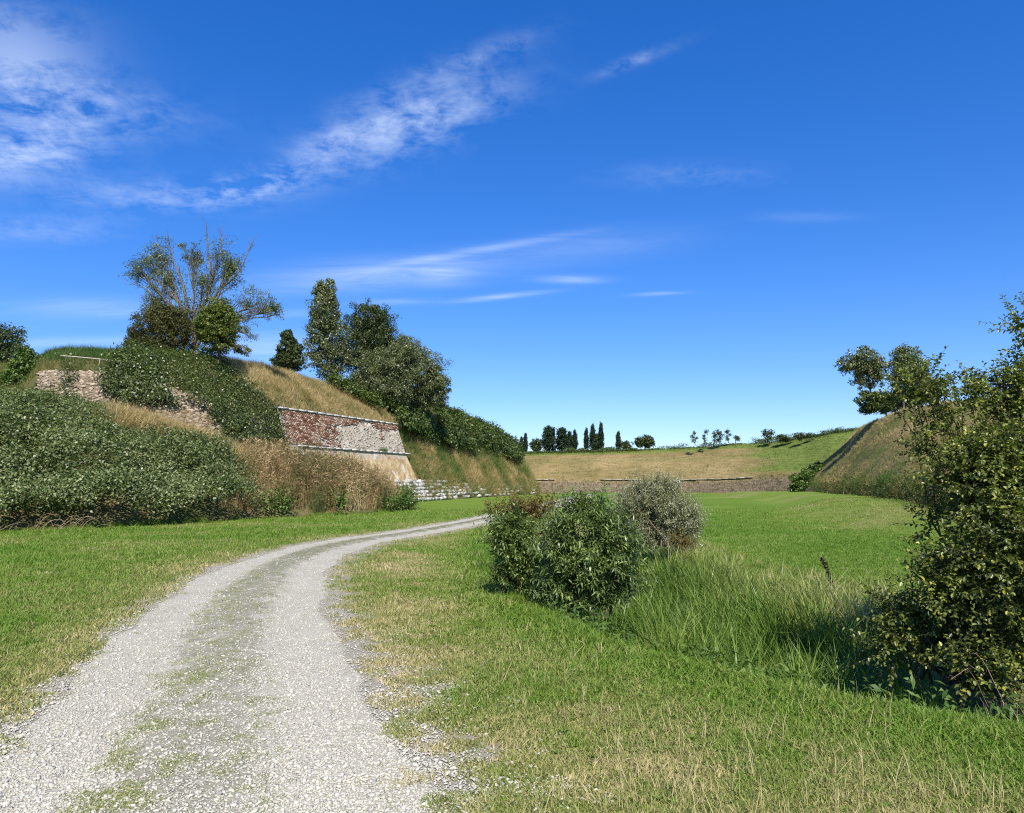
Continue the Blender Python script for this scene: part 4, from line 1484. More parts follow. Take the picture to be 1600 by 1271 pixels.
# ---------------------------------------------------------------- rubble wall
rw = thing('rubble_wall', 'rough pale rubble stone face of the bastion at the upper left', 'wall', tuple(P(150, 670, 42.8)))
i0, i1 = [int(np.argmin(abs(B.tu - q))) for q in (2.9, 7.9)]
j1 = int(np.argmin(abs(B.tv - 2.0))) + 1
Gs = B.G[i0:i1, :j1] + B.normals()[i0:i1, :j1] * .10
ii = np.arange(Gs.shape[0] * Gs.shape[1]).reshape(Gs.shape[:2])
m, nt, out = newmat('rubble_core')
b = NB(nt)
n1 = b.noise(1.2, 5, .65); n2 = b.noise(9, 5, .7, b.scaled(b.pos(), (1, 1, 1.8)))
col = b.ramp(b.m('ADD', b.m('MULTIPLY', n1, .4), b.m('MULTIPLY', n2, .6)), [(.35, (.09, .07, .045)), (.5, (.20, .155, .105)), (.68, (.34, .28, .20))])
b.L.new(b.pbr(col, .95, .1, b.bump(n2, .9, .08)), out.inputs[0])
add('wall_core', Gs.reshape(-1, 3), np.stack([ii[:-1, :-1], ii[1:, :-1], ii[1:, 1:], ii[:-1, 1:]], -1).reshape(-1, 4), m, rw, smooth=True)
m, nt, out = newmat('rubble_stone')
b = NB(nt)
n2 = b.noise(11, 4, .7)
col = b.ramp(b.m('ADD', b.m('MULTIPLY', b.island(), .6), b.m('MULTIPLY', n2, .4)), [(.15, (.12, .09, .06)), (.45, (.27, .21, .145)), (.8, (.43, .355, .26))])
b.L.new(b.pbr(col, .9, .1, b.bump(n2, .6, .03)), out.inputs[0])
rub_m = m
acc = Acc()
Nn = B.normals()
n_s = 0
ncount = 4200
pi = R.integers(i0, i1, ncount); pj = R.uniform(0, j1 - 1.01, ncount)
for k in range(ncount):
    i, j = pi[k], int(pj[k])
    c = B.G[i, j] * (1 - (pj[k] - j)) + B.G[i, j + 1] * (pj[k] - j)
    nn = Nn[i, j]
    x = norm(np.cross(up3, nn)); y = np.cross(nn, x)
    hx = R.uniform(.05, .17); hy = R.uniform(.03, .075); tlt = R.normal(0, .22); x, y = x * math.cos(tlt) + y * math.sin(tlt), y * math.cos(tlt) - x * math.sin(tlt)
    c = c + nn * (.05 + R.uniform(-.03, .06)) + x * R.normal(0, .1)
    V, F = rough_box(c, x, y, nn, hx, hy, .07, .012)
    acc.add(V, F)
V, F = acc.get()
add('rubble_stones', V, F, rub_m, rw, kind='stuff')
add('exposed_core_stones', PALE[0], PALE[1], shale_m, bw, kind='stuff')

# handrail along the crest of the left bastion
m, nt, out = newmat('weathered_rail')
b = NB(nt)
b.L.new(b.pbr(b.ramp(b.noise(9, 4, .6), [(.3, (.30, .26, .22)), (.7, (.55, .49, .42))]), .8, .2), out.inputs[0])
rail_m = m
hr = thing('handrail', 'thin pale handrail along the grassy top of the left bastion', 'railing', tuple(P(156, 566, 45.6)))
q = np.array([P(95, 556, 44.9), P(130, 559, 45.2), P(156, 561.5, 45.3), P(188, 565, 45.4)])
V, F = tubes(catmull(q, 10)[None], np.full((1, 10), .035), 6); add('top_rail', V, F, rail_m, hr)
for q_ in (q[2],):
    V, F = tubes(np.array([[q_, q_ - np.array([0, 0, .35])]]), np.full((1, 2), .03), 6); add('post', V, F, rail_m, hr)

# ---------------------------------------------------------------- far rampart details
GU, GV = proj(Cu.G.reshape(-1, 3))


def snap(u, v):
    k = np.argmin((GU - u) ** 2 + (GV - v) ** 2 * 4)
    return Cu.G.reshape(-1, 3)[k] + np.array([0, -.12, .06])


cw = thing('curtain_string_course', 'thin pale stone string course along the far rampart', 'stone course', tuple(P(1000, 749, 112)))
jc = int(np.argmin(abs(Cu.tv - 1.0)))
line = Cu.G[:, jc] + np.array([0, -.15, .02])
pu, _ = proj(line)
cl = line[(pu > 830) & (pu < 1240)]
arc = np.r_[0, np.cumsum(np.linalg.norm(np.diff(cl, axis=0), axis=1))]
t = 0
while t < arc[-1] - 1:
    ln = R.uniform(1.0, 1.8)
    a = np.array([np.interp(t, arc, cl[:, c]) for c in range(3)]); e = np.array([np.interp(t + ln, arc, cl[:, c]) for c in range(3)])
    if vn(np.array([t * .16]), np.array([1.0]), s=77)[0] > .45:
        x = norm(e - a); nr = norm(np.cross(x, up3))
        V, F = rough_box((a + e) / 2 + R.normal(0, .015, 3), x, nr, up3, ln / 2 - .02, .14, .05, .012)
        add('stone', V, F, shale_m, cw)
    t += ln
# pale stone edging near the crest
ed = thing('crest_edging', 'long pale stone edging lying just below the crest of the far rampart', 'stone edging', tuple(P(1120, 698, 113)))
for (ua, va, ub_, vb_) in ((1058, 702, 1082, 700.5), (1082, 700.5, 1110, 698), (1110, 698, 1145, 696.3), (1145, 696.3, 1180, 696)):
    a, e = snap(ua, va + 3), snap(ub_, vb_ + 3)
    k = 3
    for i in range(k):
        a_, e_ = a + (e - a) * i / k, a + (e - a) * (i + 1) / k
        x = norm(e_ - a_); nr = norm(np.cross(x, up3))
        V, F = rough_box((a_ + e_) / 2, x, nr, up3, np.linalg.norm(e_ - a_) / 2 - .03, .25, .14, .02)
        add('stone', V, F, stone_m, ed)
a, e = snap(1196, 695), snap(1210, 693.5)
ed2 = thing('edging_fragment', 'short pale stone fragment right of the long crest edging', 'stone edging', tuple((a + e) / 2))
x = norm(e - a); nr = norm(np.cross(x, up3))
V, F = rough_box((a + e) / 2, x, nr, up3, np.linalg.norm(e - a) / 2, .25, .16, .02); add('stone', V, F, stone_m, ed2)
# culvert mouth low in the far bank
m, nt, out = newmat('painted_mouth_shade')
b = NB(nt)
b.L.new(b.pbr((.015, .013, .012), .9, .05), out.inputs[0])  # near-black colour on a solid block stands in for shade inside the mouth
mouth_shade_m = m
oc = snap(1054, 757) + np.array([0, .3, -.05])
cvt = thing('culvert_mouth', 'small dark culvert mouth with a pale stone rim low in the far bank', 'culvert', tuple(oc))
X3, Y3 = np.array([1., 0, 0]), np.array([0, 1., 0])
V, F = rough_box(oc, X3, up3, -Y3, .36, .36, .5, .02); add('shade_block', V, F, mouth_shade_m, cvt)
for c, hx, hz in ((oc + X3 * .46 + up3 * .1, .12, .42), (oc + up3 * .46, .42, .10), (oc - X3 * .44 - up3 * .1, .09, .30)):
    V, F = rough_box(c - Y3 * .1, X3, Y3, up3, hx, .52, hz, .02); add('stone', V, F, stone_m, cvt)

# (edging and culvert sit on the bank itself)
# turf clumps on the far and right banks
p, N, tu, tv = Cu.sample(26000)
u, v = proj(p)
n1 = fbm(p[:, 0] * .2, p[:, 1] * .2, p[:, 2] * .6, s=131)
tint = np.where(tv < 1.2, .52 + (n1 - .5), .60 + 1.4 * (n1 - .5) - .22 * (np.sin(tv * 9.0) > .35))
tint = np.where((tv > 3.6) | (u > 1180), tint - .35, tint)
sel = (tv < 4.2) & (u > 790) & (u < 1330)
gn_instances('bank_grass', p[sel], zrot(sel.sum(), .3), R.uniform(.25, .6, sel.sum()) * np.where(tv[sel] < 1.2, 1.5, .8), np.clip(tint[sel] + R.normal(0, .12, sel.sum()), 0, 1), tall_src,
             'dry cropped grass on the far rampart bank')
p, N, tu, tv = Rr.sample(34000)
u, v = proj(p)
n1 = fbm(p[:, 0] * .25, p[:, 1] * .25, p[:, 2] * .5, s=133)
tint = .50 + 1.5 * (n1 - .5) - .10 * (tv < 1.6) + .12 * (tv > 3)
sel = (tv < 4.15) & (u < 1700)
gn_instances('bastion_grass', p[sel], zrot(sel.sum(), .3), R.uniform(.3, .7, sel.sum()) * np.where(tv[sel] < 1.3, 1.7, .8), np.clip(tint[sel] + R.normal(0, .12, sel.sum()), 0, 1), tall_src,
             'patchy brown and green grass on the right bastion slope')
# rough weeds at the foot of the right bastion
sel = (tv < 1.2) & (u > 1290) & (u < 1700)
q = np.repeat(p[sel], 7, 0) + R.normal(0, .35, (sel.sum() * 7, 3)); q[:, 2] = np.abs(q[:, 2])
V, F = surf_leaves(q, np.repeat(N[sel], 7, 0), .12, .06, .8, .5)
add('bastion_undergrowth', V, F, olive_m, kind='stuff', label='scrubby olive weeds along the foot of the right bastion')

# ---------------------------------------------------------------- skyline trees, far end
far = [
    ('cypress_tree', (815, 706), [(815, 695, 3.5, 13)], 'thin dark cypress, leftmost on the far skyline', 150),
    ('cypress_tree', (821, 706), [(821, 692, 4, 16)], 'thin pointed cypress second from the left on the far skyline', 150),
    ('round_tree', (838, 708), [(838, 696, 9, 11)], 'small rounded dark tree between the far cypress pair and the two broad dark trees', 150),
    ('broad_conifer', (858, 708), [(858, 677, 9, 13), (858, 692, 14, 16)], 'broad dark conifer, left of the two on the far skyline', 150),
    ('broad_conifer', (879, 708), [(877, 678, 8, 12), (879, 692, 11, 16)], 'broad dark conifer, right of the two on the far skyline', 150),
    ('cypress_tree', (890, 708), [(890, 690, 6, 17)], 'squat cypress touching the right broad conifer', 152),
    ('cypress_tree', (897, 708), [(898, 688, 5, 17)], 'cypress second right of the broad conifers', 152),
    ('cypress_tree', (916, 706), [(916, 687, 4, 19)], 'narrow cypress on the left of the middle skyline trio', 150),
    ('cypress_tree', (926, 706), [(926, 683, 6.5, 21)], 'wide cypress in the middle of the skyline trio', 150),
    ('round_tree', (932, 706), [(932, 691, 9, 14)], 'low dark tree filling between the middle cypresses', 151),
    ('cypress_tree', (940, 706), [(939, 682, 5, 23)], 'tallest pointed cypress on the right of the skyline trio', 150),
    ('cypress_tree', (966, 704), [(966, 688, 4.5, 15)], 'lone cypress right of the skyline trio', 150),
    ('round_bush', (978, 704), [(977, 696, 8, 7)], 'small pale bush beside the lone cypress', 150),
    ('round_tree', (1008, 702), [(1000, 692, 9, 8), (1012, 690, 12, 10)], 'low wide bush-like tree right of the lone cypress', 148),
]
for nm, bp, lobes, lb, Y in far:
    cy = nm == 'cypress_tree'
    if cy:
        (cu_, cv_, a_, b_) = lobes[0]
        lobes = [(cu_, cv_ + b_ * .5, a_, b_ * .5), (cu_, cv_ + b_ * .05, a_ * .9, b_ * .45), (cu_, cv_ - b_ * .35, a_ * .65, b_ * .4), (cu_, cv_ - b_ * .68, a_ * .35, b_ * .32)]
    tree(nm, lb, bp, Y, lobes, leaf=.32 if not cy else .18, width=.6, mat=cyp_m if cy or nm == 'broad_conifer' else dark_m, bk=darkbark, trunk_r=.16, n_each=22,
         clump_f=.28 if not cy else .30, group='cypresses on the far skyline' if cy else None, shell=.15 if cy else .4, flat=1.4 if cy else .9, sink=1.0,
         cat='bush' if nm == 'round_bush' else 'tree', dens=1.3)
saplings = [(1086, 694, 1084, 681, 6, 9), (1101, 693, 1101, 679, 6, 11), (1116, 692, 1115, 679, 7, 10), (1125, 691, 1125, 677, 7, 12), (1138, 690, 1137, 678, 7, 10), (1149, 690, 1150, 683, 6, 5)]
for i, (ub_, vb_, ul, vl, ru, rv) in enumerate(saplings):
    tree('sapling', ['leftmost bushy sapling of the row above the crest edging', 'second sapling from the left above the crest edging', 'third sapling of the row above the crest edging',
                     'tallest sapling of the row above the crest edging', 'fifth sapling of the row, just right of the tallest', 'short rightmost sapling of the row above the crest edging'][i],
         (ub_, vb_), 116, [(ul + R.uniform(-2.5, 2.5), vl - rv * .35 + R.uniform(-2, 2), ru * .6, rv * .35), (ul + R.uniform(-4, 4), vl + rv * .1, ru * .55, rv * .35), (ul + R.uniform(-4, 4), vl + rv * .5, ru * .6, rv * .35, 0, .8), (ul + R.uniform(-3, 3), vl + rv * .9, ru * .7, rv * .3, 0, .8)], leaf=.22, width=.45, mat=dark_m, bk=darkbark, trunk_r=.06, n_each=10, holes=.36, shell=.1, group='saplings on the far rampart', clump_f=.3)
tree('sapling', 'lone open sapling right of the sapling row on the far rampart', (1200, 690), 110, [(1195, 678, 5, 6), (1203, 677, 6, 6), (1200, 685, 7, 5)], leaf=.24, width=.5, mat=dark_m, bk=darkbark, trunk_r=.07, n_each=12, holes=.35, shell=.2)
tree('crest_bush', 'low bush right of the lone sapling on the far rampart', (1222, 690), 108, [(1222, 684, 10, 5), (1230, 686, 8, 4)], leaf=.24, width=.5, mat=dark_m, bk=darkbark, trunk_r=.06, n_each=16, cat='bush', wood='stem', top='foliage')
tree('crest_bush', 'low bush nearer the right bastion on the far rampart crest', (1252, 687), 105, [(1250, 682, 9, 5), (1266, 680, 8, 3)], leaf=.22, width=.5, mat=dark_m, bk=darkbark, trunk_r=.06, n_each=14, cat='bush', wood='stem', top='foliage')

# ragged low scrub along the far crest
uq = np.concatenate([R.uniform(800, 1000, 1500), R.uniform(1180, 1340, 650), R.uniform(1000, 1160, 350)])
jq = int(np.argmin(abs(Cu.tv - 3.95)))
cu_u, _ = proj(Cu.G[:, jq])
o_ = np.argsort(cu_u)
q = np.stack([np.interp(uq, cu_u[o_], Cu.G[o_, jq, c]) for c in range(3)], -1)
hq = np.maximum(vn(uq * .09, uq * 0 + 2.0, s=401) - .4, .02) * 1.5 + .08
q = np.repeat(q, 7, 0); hq = np.repeat(hq, 7)
q = q + R.normal(0, 1, q.shape) * np.array([.4, .8, 0]); q[:, 2] += R.uniform(-.1, 1, len(q)) * hq
V, F = surf_leaves(q, rdir(len(q)), .20, .11, .1, .5)
add('skyline_undergrowth', V, F, hill_m, kind='stuff', label='ragged low scrub along the crest of the far rampart')

# ---------------------------------------------------------------- right bastion trees
tree('crest_tree', 'open crowned tree leaning left on the right bastion crest', (1362, 640), 78,
     [(1332, 570, 26, 17), (1352, 560, 28, 20), (1368, 580, 24, 24), (1350, 590, 20, 18, 0, .7)], leaf=.26, width=.5, mat=poplar_m, bk=darkbark, trunk_r=.12, n_each=16, holes=.33, shell=.3, fork=(1360, 610))
tree('crest_tree', 'second open crowned tree right of the leaning one on the right bastion', (1412, 635), 74,
     [(1412, 556, 22, 18), (1425, 580, 28, 24), (1403, 585, 20, 24), (1440, 600, 24, 18)], leaf=.25, width=.5, mat=poplar_m, bk=darkbark, trunk_r=.12, n_each=16, holes=.3, shell=.3, fork=(1412, 612))
tree('dark_hedge', 'dark low shrub mass under the two trees on the right bastion', (1385, 648), 76,
     [(1360, 628, 20, 20), (1382, 628, 26, 18), (1415, 622, 26, 18), (1445, 615, 22, 14)], leaf=.2, width=.6, mat=ivy_m, bk=darkbark, trunk_r=.1, cat='bush', wood='stem', top='foliage')
tree('corner_bush', 'dark rounded bush at the foot of the right bastion corner', (1264, 776), 86,
     [(1262, 752, 25, 22), (1278, 740, 18, 18), (1255, 762, 20, 12)], leaf=.26, width=.5, mat=shrub_m, bk=darkbark, trunk_r=.1, cat='bush', wood='stem', top='foliage')


# ---------------------------------------------------------------- near bushes built twig by twig
def twig_bush(name, label, cat, root, lobes, Y, n_twigs, tl, n_leaf, L, W, leafmat, woodmat, oval=False, rise=.35, spread=.6, stems=14, stem_r=.02,
              sparse=(), alt=.9, tipcluster=False, zmin=None, shell=.35, droop=.15, holes=0.0):
    t = thing(name, label, cat, root)
    ls = [lobe_px(l, Y) for l in lobes]
    wts = np.array([(l[5] if len(l) > 5 else 1.0) * r[0] * r[2] for l, (c, r) in zip(lobes, ls)]); wts /= wts.sum()
    k = R.choice(len(ls), n_twigs, p=wts)
    cen = np.array([ls[i][0] for i in k]); rad = np.array([ls[i][1] for i in k])
    d = rdir(n_twigs)
    st_ = cen + d * rad * (shell + (1 - shell) * R.uniform(0, 1, (n_twigs, 1)) ** .8) * .8
    if holes:
        kp = vn(st_[:, 0] * 2.4, st_[:, 1] * 2.4, st_[:, 2] * 2.4, s=19) > holes
        st_, d = st_[kp], d[kp]; n_twigs = len(st_)
    dr = norm(d * spread + np.array([0, 0, rise]) + rdir(n_twigs) * .45)
    ln = tl * R.uniform(.55, 1.25, n_twigs)
    K = 5
    tt = np.linspace(0, 1, K)[None, :, None]
    bend = rdir(n_twigs) * .25
    tw = st_[:, None, :] + dr[:, None, :] * ln[:, None, None] * tt + (bend[:, None, :] + np.array([0, 0, -droop])) * ln[:, None, None] * tt ** 2
    w = Acc()
    V, F = tubes(tw, np.linspace(.0045, .0015, K)[None, :] * (tl / .4) * np.ones((n_twigs, 1)), 3); w.add(V, F)
    # leaves alternate along each twig
    f = (np.arange(n_leaf) + .6) / n_leaf
    if tipcluster: f = f ** .55
    f = np.clip(f[None, :] + R.normal(0, .02, (n_twigs, n_leaf)), .02, 1)
    x = f * (K - 1); i = np.minimum(x.astype(int), K - 2); g = (x - i)[..., None]
    ar = np.arange(n_twigs)[:, None]
    pos = tw[ar, i] * (1 - g) + tw[ar, i + 1] * g
    tg = norm(tw[ar, i + 1] - tw[ar, i])
    phi = np.arange(n_leaf)[None, :] * 2.4 + R.uniform(0, 6.28, (n_twigs, 1))
    ref = norm(np.cross(tg, np.array([0.13, .37, .92]))); bi = np.cross(tg, ref)
    side = ref * np.cos(phi)[..., None] + bi * np.sin(phi)[..., None]
    D = norm(tg * (1 - alt * .45) + side * alt + np.array([0, 0, -.1]))
    nn = norm(np.cross(D, np.cross(np.array([0, 0, 1.0]), D)) + R.normal(0, .35, D.shape))
    sc = R.uniform(.65, 1.15, f.shape) * (1 - .35 * f)
    V, F = leaves(pos.reshape(-1, 3), D.reshape(-1, 3), nn.reshape(-1, 3), (L * sc).ravel(), (W * sc).ravel(), oval, fold=.18, curl=.22)
    add('foliage', V, F, leafmat, t)
    root = np.array(root)
    ps, rs = [], []
    for s_ in range(stems):
        c, r = ls[R.integers(len(ls))]
        e = c + rdir(1)[0] * r * .6
        q, rr_ = limb(root + R.normal(0, .12, 3) * np.array([1.6, 1.6, .1]), e, stem_r * R.uniform(.6, 1.2), stem_r * .25, K=8, sag=.06, wob=.12)
        ps.append(q); rs.append(rr_)
    ps = np.array(ps)
    V, F = tubes(ps, np.array(rs), 5); w.add(V, F)
    # secondary branches to the twigs
    m_ = min(n_twigs, stems * 9)
    sel = R.choice(n_twigs, m_, replace=False)
    allp = ps[:, 3:].reshape(-1, 3)
    q2, r2 = [], []
    for s_ in sel:
        j = np.argmin(np.linalg.norm(allp - st_[s_], axis=1))
        q, rr_ = limb(allp[j], st_[s_], stem_r * .3, .003, K=5, wob=.12)
        q2.append(q); r2.append(rr_)
    V, F = tubes(np.array(q2), np.array(r2), 4); w.add(V, F)
    V, F = w.get(); add('branches', V, F, woodmat, t)
    return t


def G0(u, v, z=0):
    d = pix_dir(u, v)
    return np.array([0, 0, CAMZ]) + d * ((z - CAMZ) / d[2])


# willow-like pair at the lip
twig_bush('willow_bush', 'leafy green willow bush with long leaves growing from the ditch', 'bush', P(905, 962, 9.6),
          [(915, 850, 66, 66), (900, 905, 60, 40), (950, 880, 46, 48), (868, 868, 30, 50, 0, .8), (915, 935, 62, 26, .1, 1.2), (870, 930, 36, 24, .2, 1.0), (965, 925, 36, 24, .2, .9), (900, 808, 40, 24, 0, .7), (968, 850, 34, 34, 0, .7), (925, 798, 22, 16, 0, .5)], 9.6,
          760, .34, 20, .135, .028, willow_m, darkbark, rise=.75, stems=16, stem_r=.016, droop=.12)
twig_bush('low_willow_bush', 'smaller green bush left of the long-leaved willow, by the lawn', 'bush', P(830, 925, 10.6),
          [(805, 850, 36, 40), (822, 885, 44, 36), (850, 920, 40, 26), (830, 922, 40, 20, .1, 1.0), (800, 900, 30, 22), (790, 830, 24, 30, 0, .7)], 10.6,
          560, .30, 16, .10, .030, willow_m, twig_m, rise=.65, stems=12, stem_r=.012)
twig_bush('rusty_shrub', 'rusty red and yellow leaved shrub tops behind the low willow bush', 'bush', P(815, 850, 13.5),
          [(810, 803, 34, 16), (845, 800, 26, 14), (785, 808, 18, 14, 0, .6), (826, 825, 34, 20, 0, .7), (770, 800, 12, 10, 0, .25)], 13.2,
          260, .34, 14, .075, .030, red_m, twig_m, rise=.9, stems=12, stem_r=.012)
twig_bush('silver_willow', 'grey-green silvery willow bush on the far side of the ditch', 'bush', P(1030, 852, 17.5),
          [(1035, 800, 46, 42), (1000, 790, 40, 32), (1065, 815, 34, 34), (1020, 768, 32, 16, 0, .8), (980, 815, 32, 30, 0, .8), (1045, 770, 24, 14, 0, .6), (1030, 842, 50, 22, 0, 1.1), (1070, 845, 26, 20, 0, .9), (990, 840, 30, 22, 0, .9)], 17.5,
          2000, .42, 20, .11, .020, silver_m, twig_m, rise=.9, stems=24, stem_r=.016, droop=.05)
twig_bush('small_rusty_bush', 'tiny rust brown bush between the silver willow and the sedge', 'bush', P(1062, 862, 15.5),
          [(1060, 845, 14, 12), (1075, 855, 12, 8)], 15.5, 50, .25, 12, .06, .02, red_m, twig_m, rise=.9, stems=5, stem_r=.008)
# the big rounded-leaf bush on the right
twig_bush('round_leaved_bush', 'large yellow-green round-leaved bush overhanging the ditch on the right', 'bush', P(1520, 1075, 6.9),
          [(1560, 760, 70, 80), (1485, 735, 36, 50, .5, .5), (1590, 880, 80, 110, -.3), (1490, 910, 60, 46), (1415, 960, 36, 34, .3, .9), (1460, 1000, 60, 36, .1, .8), (1560, 1010, 80, 50), (1478, 830, 40, 36, .4, .6),
           (1650, 760, 90, 130), (1700, 950, 100, 160), (1540, 1050, 80, 28, -.4, .6), (1395, 1015, 24, 26, .2, .9), (1420, 880, 20, 14, .3, .8), (1530, 690, 30, 26, .2, .7)], 6.7,
          3600, .32, 14, .058, .041, right_m, darkbark, oval=True, rise=.3, stems=34, stem_r=.02, droop=.1, shell=.25, holes=.34)
twig_bush('overhanging_bush', 'taller bush sprays rising against the sky at the right edge', 'bush', P(1640, 1080, 7.6),
          [(1440, 605, 40, 36, 0, .8), (1500, 640, 50, 30, 0, .55), (1420, 640, 22, 30, 0, .5), (1560, 610, 50, 30), (1590, 660, 40, 50, 0, .8), (1610, 515, 26, 36, 0, .8), (1640, 620, 60, 90, 0, 1), (1470, 690, 50, 40, 0, .5)], 7.4,
          900, .30, 13, .052, .036, right_m, darkbark, oval=True, rise=.6, stems=26, stem_r=.016, droop=.12)

# arching bare brambles at the right edge
def arcs(name, label, n, base, spread, hgt, rad, mat, dirx, cat='dead weed'):
    ps, rs = [], []
    for _ in range(n):
        b0 = np.array(base) + R.normal(0, 1, 3) * np.array([spread, spread * .6, .02])
        e = b0 + np.array([dirx * R.uniform(.2, 1.0), R.uniform(-.5, .3), R.uniform(.0, hgt)])
        q, r_ = limb(b0, e, rad, rad * .4, K=8, sag=R.uniform(.1, .35), wob=.15)
        ps.append(q); rs.append(r_)
    V, F = tubes(np.array(ps), np.array(rs), 4)
    t = thing(name, label, cat, base)
    add('stems', V, F, mat, t)
    return t


pale_twig = bark_mat('pale_dead_stems', (.26, .18, .10), (.50, .38, .24))
arcs('dead_weed', 'pale brown dead stems arching at the foot of the round-leaved bush', 10, G0(1618, 1108, -.1), .2, .4, .0028, pale_twig, -.5, 'dead weed')
arcs('dead_weed', 'bleached fallen stems lying at the hedge foot on the left lawn', 40, P(70, 828, 25.2), .8, .45, .007, pale_twig, 1.0, 'dead weed')
# dark dead weed stem beyond the ditch
base = P(1300, 925, 12.2)
q = np.array([base, P(1298, 905, 12.2), P(1290, 885, 12.2), P(1283, 872, 12.2)])
V, F = tubes(catmull(q, 8)[None], np.linspace(.012, .005, 8)[None], 5)
dock = thing('dead_dock', 'dark dead seed stalk standing beyond the ditch sedge', 'dead plant', tuple(base))
add('stalk', V, F, darkbark, dock)
sl = catmull(q, 60)[6:]
V, F = leaves(np.repeat(sl, 5, 0) + R.normal(0, .012, (len(sl) * 5, 3)), rdir(len(sl) * 5), rdir(len(sl) * 5), .035, .022)
seed_m = foliage_mat('dark_seed', (.02, .016, .01), (.05, .035, .02), (.10, .07, .04), trans=.05)
add('seed_heads', V, F, seed_m, dock)

# ---------------------------------------------------------------- ditch vegetation
sedge_m = blade_mat('sedge_blades', [(0.0, (.07, .13, .016)), (.3, (.155, .25, .034)), (.6, (.30, .33, .09)), (.85, (.42, .38, .18)), (1.0, (.56, .46, .28))], .3, .4, .3)
sedge_src = source('sedge_clump', *blades(hlean(26) * R.uniform(0, .13, (26, 1)), R.uniform(.5, 1.0, 26), .019, hlean(26), R.uniform(.15, .85, 26), 5), sedge_m)
x = R.uniform(-1, 9, 26000); y = R.uniform(4.4, 22, 26000)
s, _ = sdist(x, y, ditch_d)
z = gz(x, y); u, v = proj(np.stack([x, y, z], -1))
nz = fbm(x * .9, y * .9, s=141)
ok = (s > .8) & (s < 4.7) & (u > 930) & (u < 1480)
prob = np.where(s < 1.5, .10, .40) * sstep(.25, .5, nz + .15)
prob = np.where((u < 1010) & (v > 930), prob * .1, prob)
k = ok & (R.uniform(0, 1, len(x)) < prob * .72)
tintv = np.clip(.22 + .5 * (nz[k] - .5) + .4 * sstep(3.6, 4.8, s[k]) + R.normal(0, .12, k.sum()), 0, 1)
gn_instances('sedge', np.stack([x, y, z - .03], -1)[k], zrot(k.sum(), .16) + np.array([0, -.1, 0]), R.uniform(.8, 1.45, k.sum()) * np.where(s[k] > 4, .65, 1) * np.where(s[k] < 1.5, .7, 1), tintv, sedge_src,
             'tall green sedge filling the ditch between the willow and the round-leaved bush')
print('sedge', k.sum())
# leafy weeds on the near bank of the ditch and thick grass on the lip
k = (s > .15) & (s < np.where(u < 1040, 3.6, 1.9)) & (y > 4.4) & (u < 1760) & (R.uniform(0, 1, len(x)) < .8)
q = np.repeat(np.stack([x, y, z], -1)[k], 15, 0)
q = q + R.normal(0, 1, q.shape) * np.array([.10, .10, .0]); q[:, 2] += R.uniform(.0, .30, len(q))
nn = norm(rdir(len(q)) * .7 + np.array([0, 0, .8]))
V, F = leaves(q, norm(np.cross(nn, rdir(len(q)))), nn, R.uniform(.04, .09, len(q)), R.uniform(.018, .035, len(q)))
add('ditch_undergrowth', V, F, weed_m, kind='stuff', label='low leafy weeds down the near bank of the ditch')
x = R.uniform(-1.5, 6, 34000); y = R.uniform(4.0, 24, 34000)
s, _ = sdist(x, y, ditch_d)
k = (s > -.40) & (s < .75) & (R.uniform(0, 1, len(x)) < .9 * np.exp(-((s - .1) / .4) ** 2))
gn_instances('lip_grass', np.stack([x, y, gz(x, y)], -1)[k], zrot(k.sum(), .3), R.uniform(.35, .95, k.sum()), np.clip(.15 + R.normal(0, .12, k.sum()), 0, 1), mid_src,
             'longer bright green grass along the lip of the ditch')
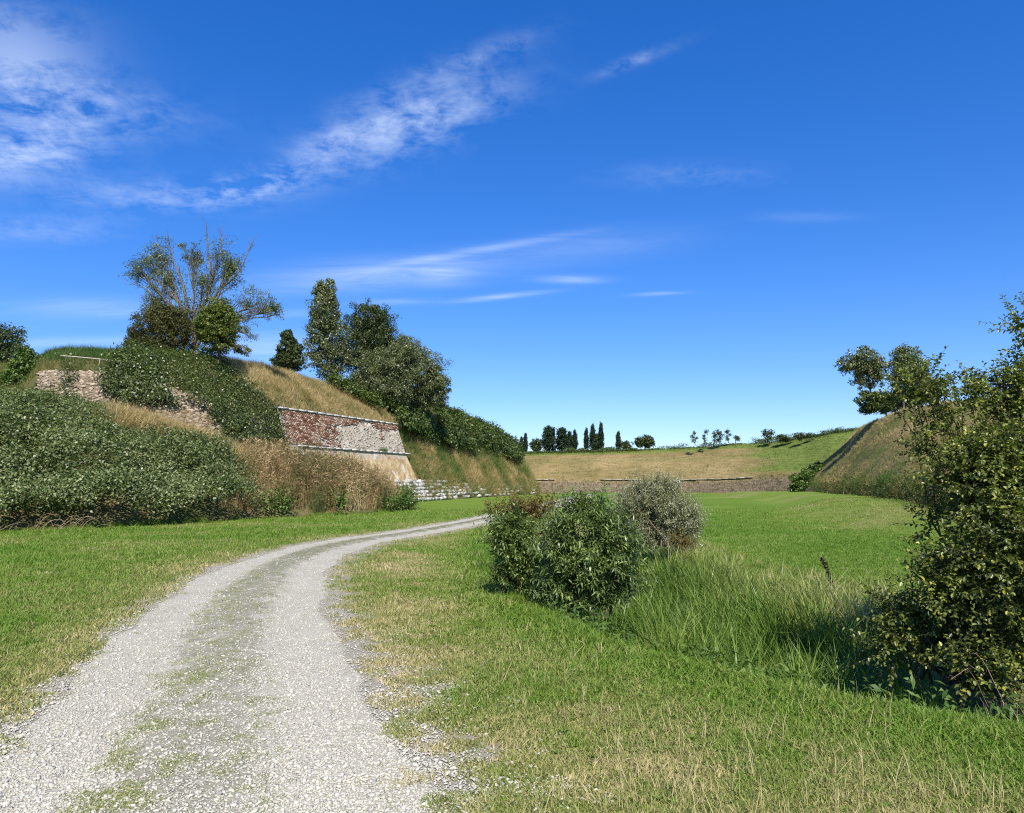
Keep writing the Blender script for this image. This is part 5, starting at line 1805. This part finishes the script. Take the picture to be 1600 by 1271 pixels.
# rank grass along the hedge foot and the far bank
x = R.uniform(1, 16, 16000); y = R.uniform(7, 26, 16000)
s, _ = sdist(x, y, ditch_d)
k = (s > 4.0) & (s < 6.0) & (R.uniform(0, 1, len(x)) < .7)
gn_instances('bank_edge_grass', np.stack([x, y, gz(x, y)], -1)[k], zrot(k.sum(), .3), R.uniform(.5, 1.3, k.sum()), np.clip(.42 + R.normal(0, .2, k.sum()), 0, 1), mid_src,
             'yellowing rough grass on the far bank of the ditch')
x = R.uniform(-22, -3, 9000)
u0 = np.linspace(-300, 640, 300)
vb_ = np.interp(u0, [-400, 0, 150, 300, 380, 500, 600, 640], [850, 828, 824, 816, 808, 806, 800, 790])
gb = np.array([G0(a, c) for a, c in zip(u0, vb_)])
kk = R.integers(0, 300, 5000)
pp = gb[kk] + R.normal(0, 1, (5000, 3)) * np.array([.25, .35, 0])
gn_instances('verge_grass', pp, zrot(5000, .3), R.uniform(.5, 1.3, 5000), np.clip(.2 + R.normal(0, .15, 5000), 0, 1), mid_src, 'rank green grass at the foot of the bramble thicket')
lush_m = foliage_mat('lawn_weed_leaf', (.08, .14, .02), (.12, .20, .03), (.2, .28, .06), rough=.6, spec=.2)
x, y = lawn_points(2600, 3.0, 24, 1.6, -.78, .7)
rd, _ = sdist(x, y, road_d); s, _ = sdist(x, y, ditch_d)
k = (np.abs(rd) > road_hw(y) * 1.7) & (s < .2) & (vn(x * .9, y * .9, s=501) > .45)
c = np.stack([x, y, gz(x, y) + .012], -1)[k]
n = len(c); q = np.repeat(c, 7, 0); a = R.uniform(0, 6.283, n * 7)
D = np.stack([np.cos(a), np.sin(a), R.uniform(.1, .7, n * 7)], -1)
sc = np.repeat(R.uniform(.5, 1.2, n), 7)
V, F = leaves(q, D, np.array([0, 0, 1.0]) + rdir(n * 7) * .25, .04 * sc, .016 * sc, True)
add('lawn_undergrowth', V, F, lush_m, kind='stuff', label='small dark plantain and clover rosettes scattered in the lawn')
x, y = lawn_points(2600, 3.0, 20, 1.7, -.78, .7)
rd, _ = sdist(x, y, road_d); s, _ = sdist(x, y, ditch_d)
k = (rd > road_hw(y) * 1.3) & (s < .1) & (vn(x * .7, y * .7, s=503) > .4)
k |= (rd < -road_hw(y) * 1.3) & (R.uniform(0, 1, len(x)) < .12)
c = np.stack([x, y, gz(x, y)], -1)[k]; n = len(c)
stalk_src = source('bent_stalk', *blades(hlean(3) * .02, R.uniform(.12, .24, 3), .0045, hlean(3), R.uniform(.2, .9, 3), 4), grass_m)
gn_instances('dry_stalks', c, zrot(n, .2), R.uniform(.6, 1.2, n), np.clip(R.normal(.85, .1, n), 0, 1), stalk_src, 'thin pale seed stalks standing out of the lawn')
print('objects', len(scene.objects))
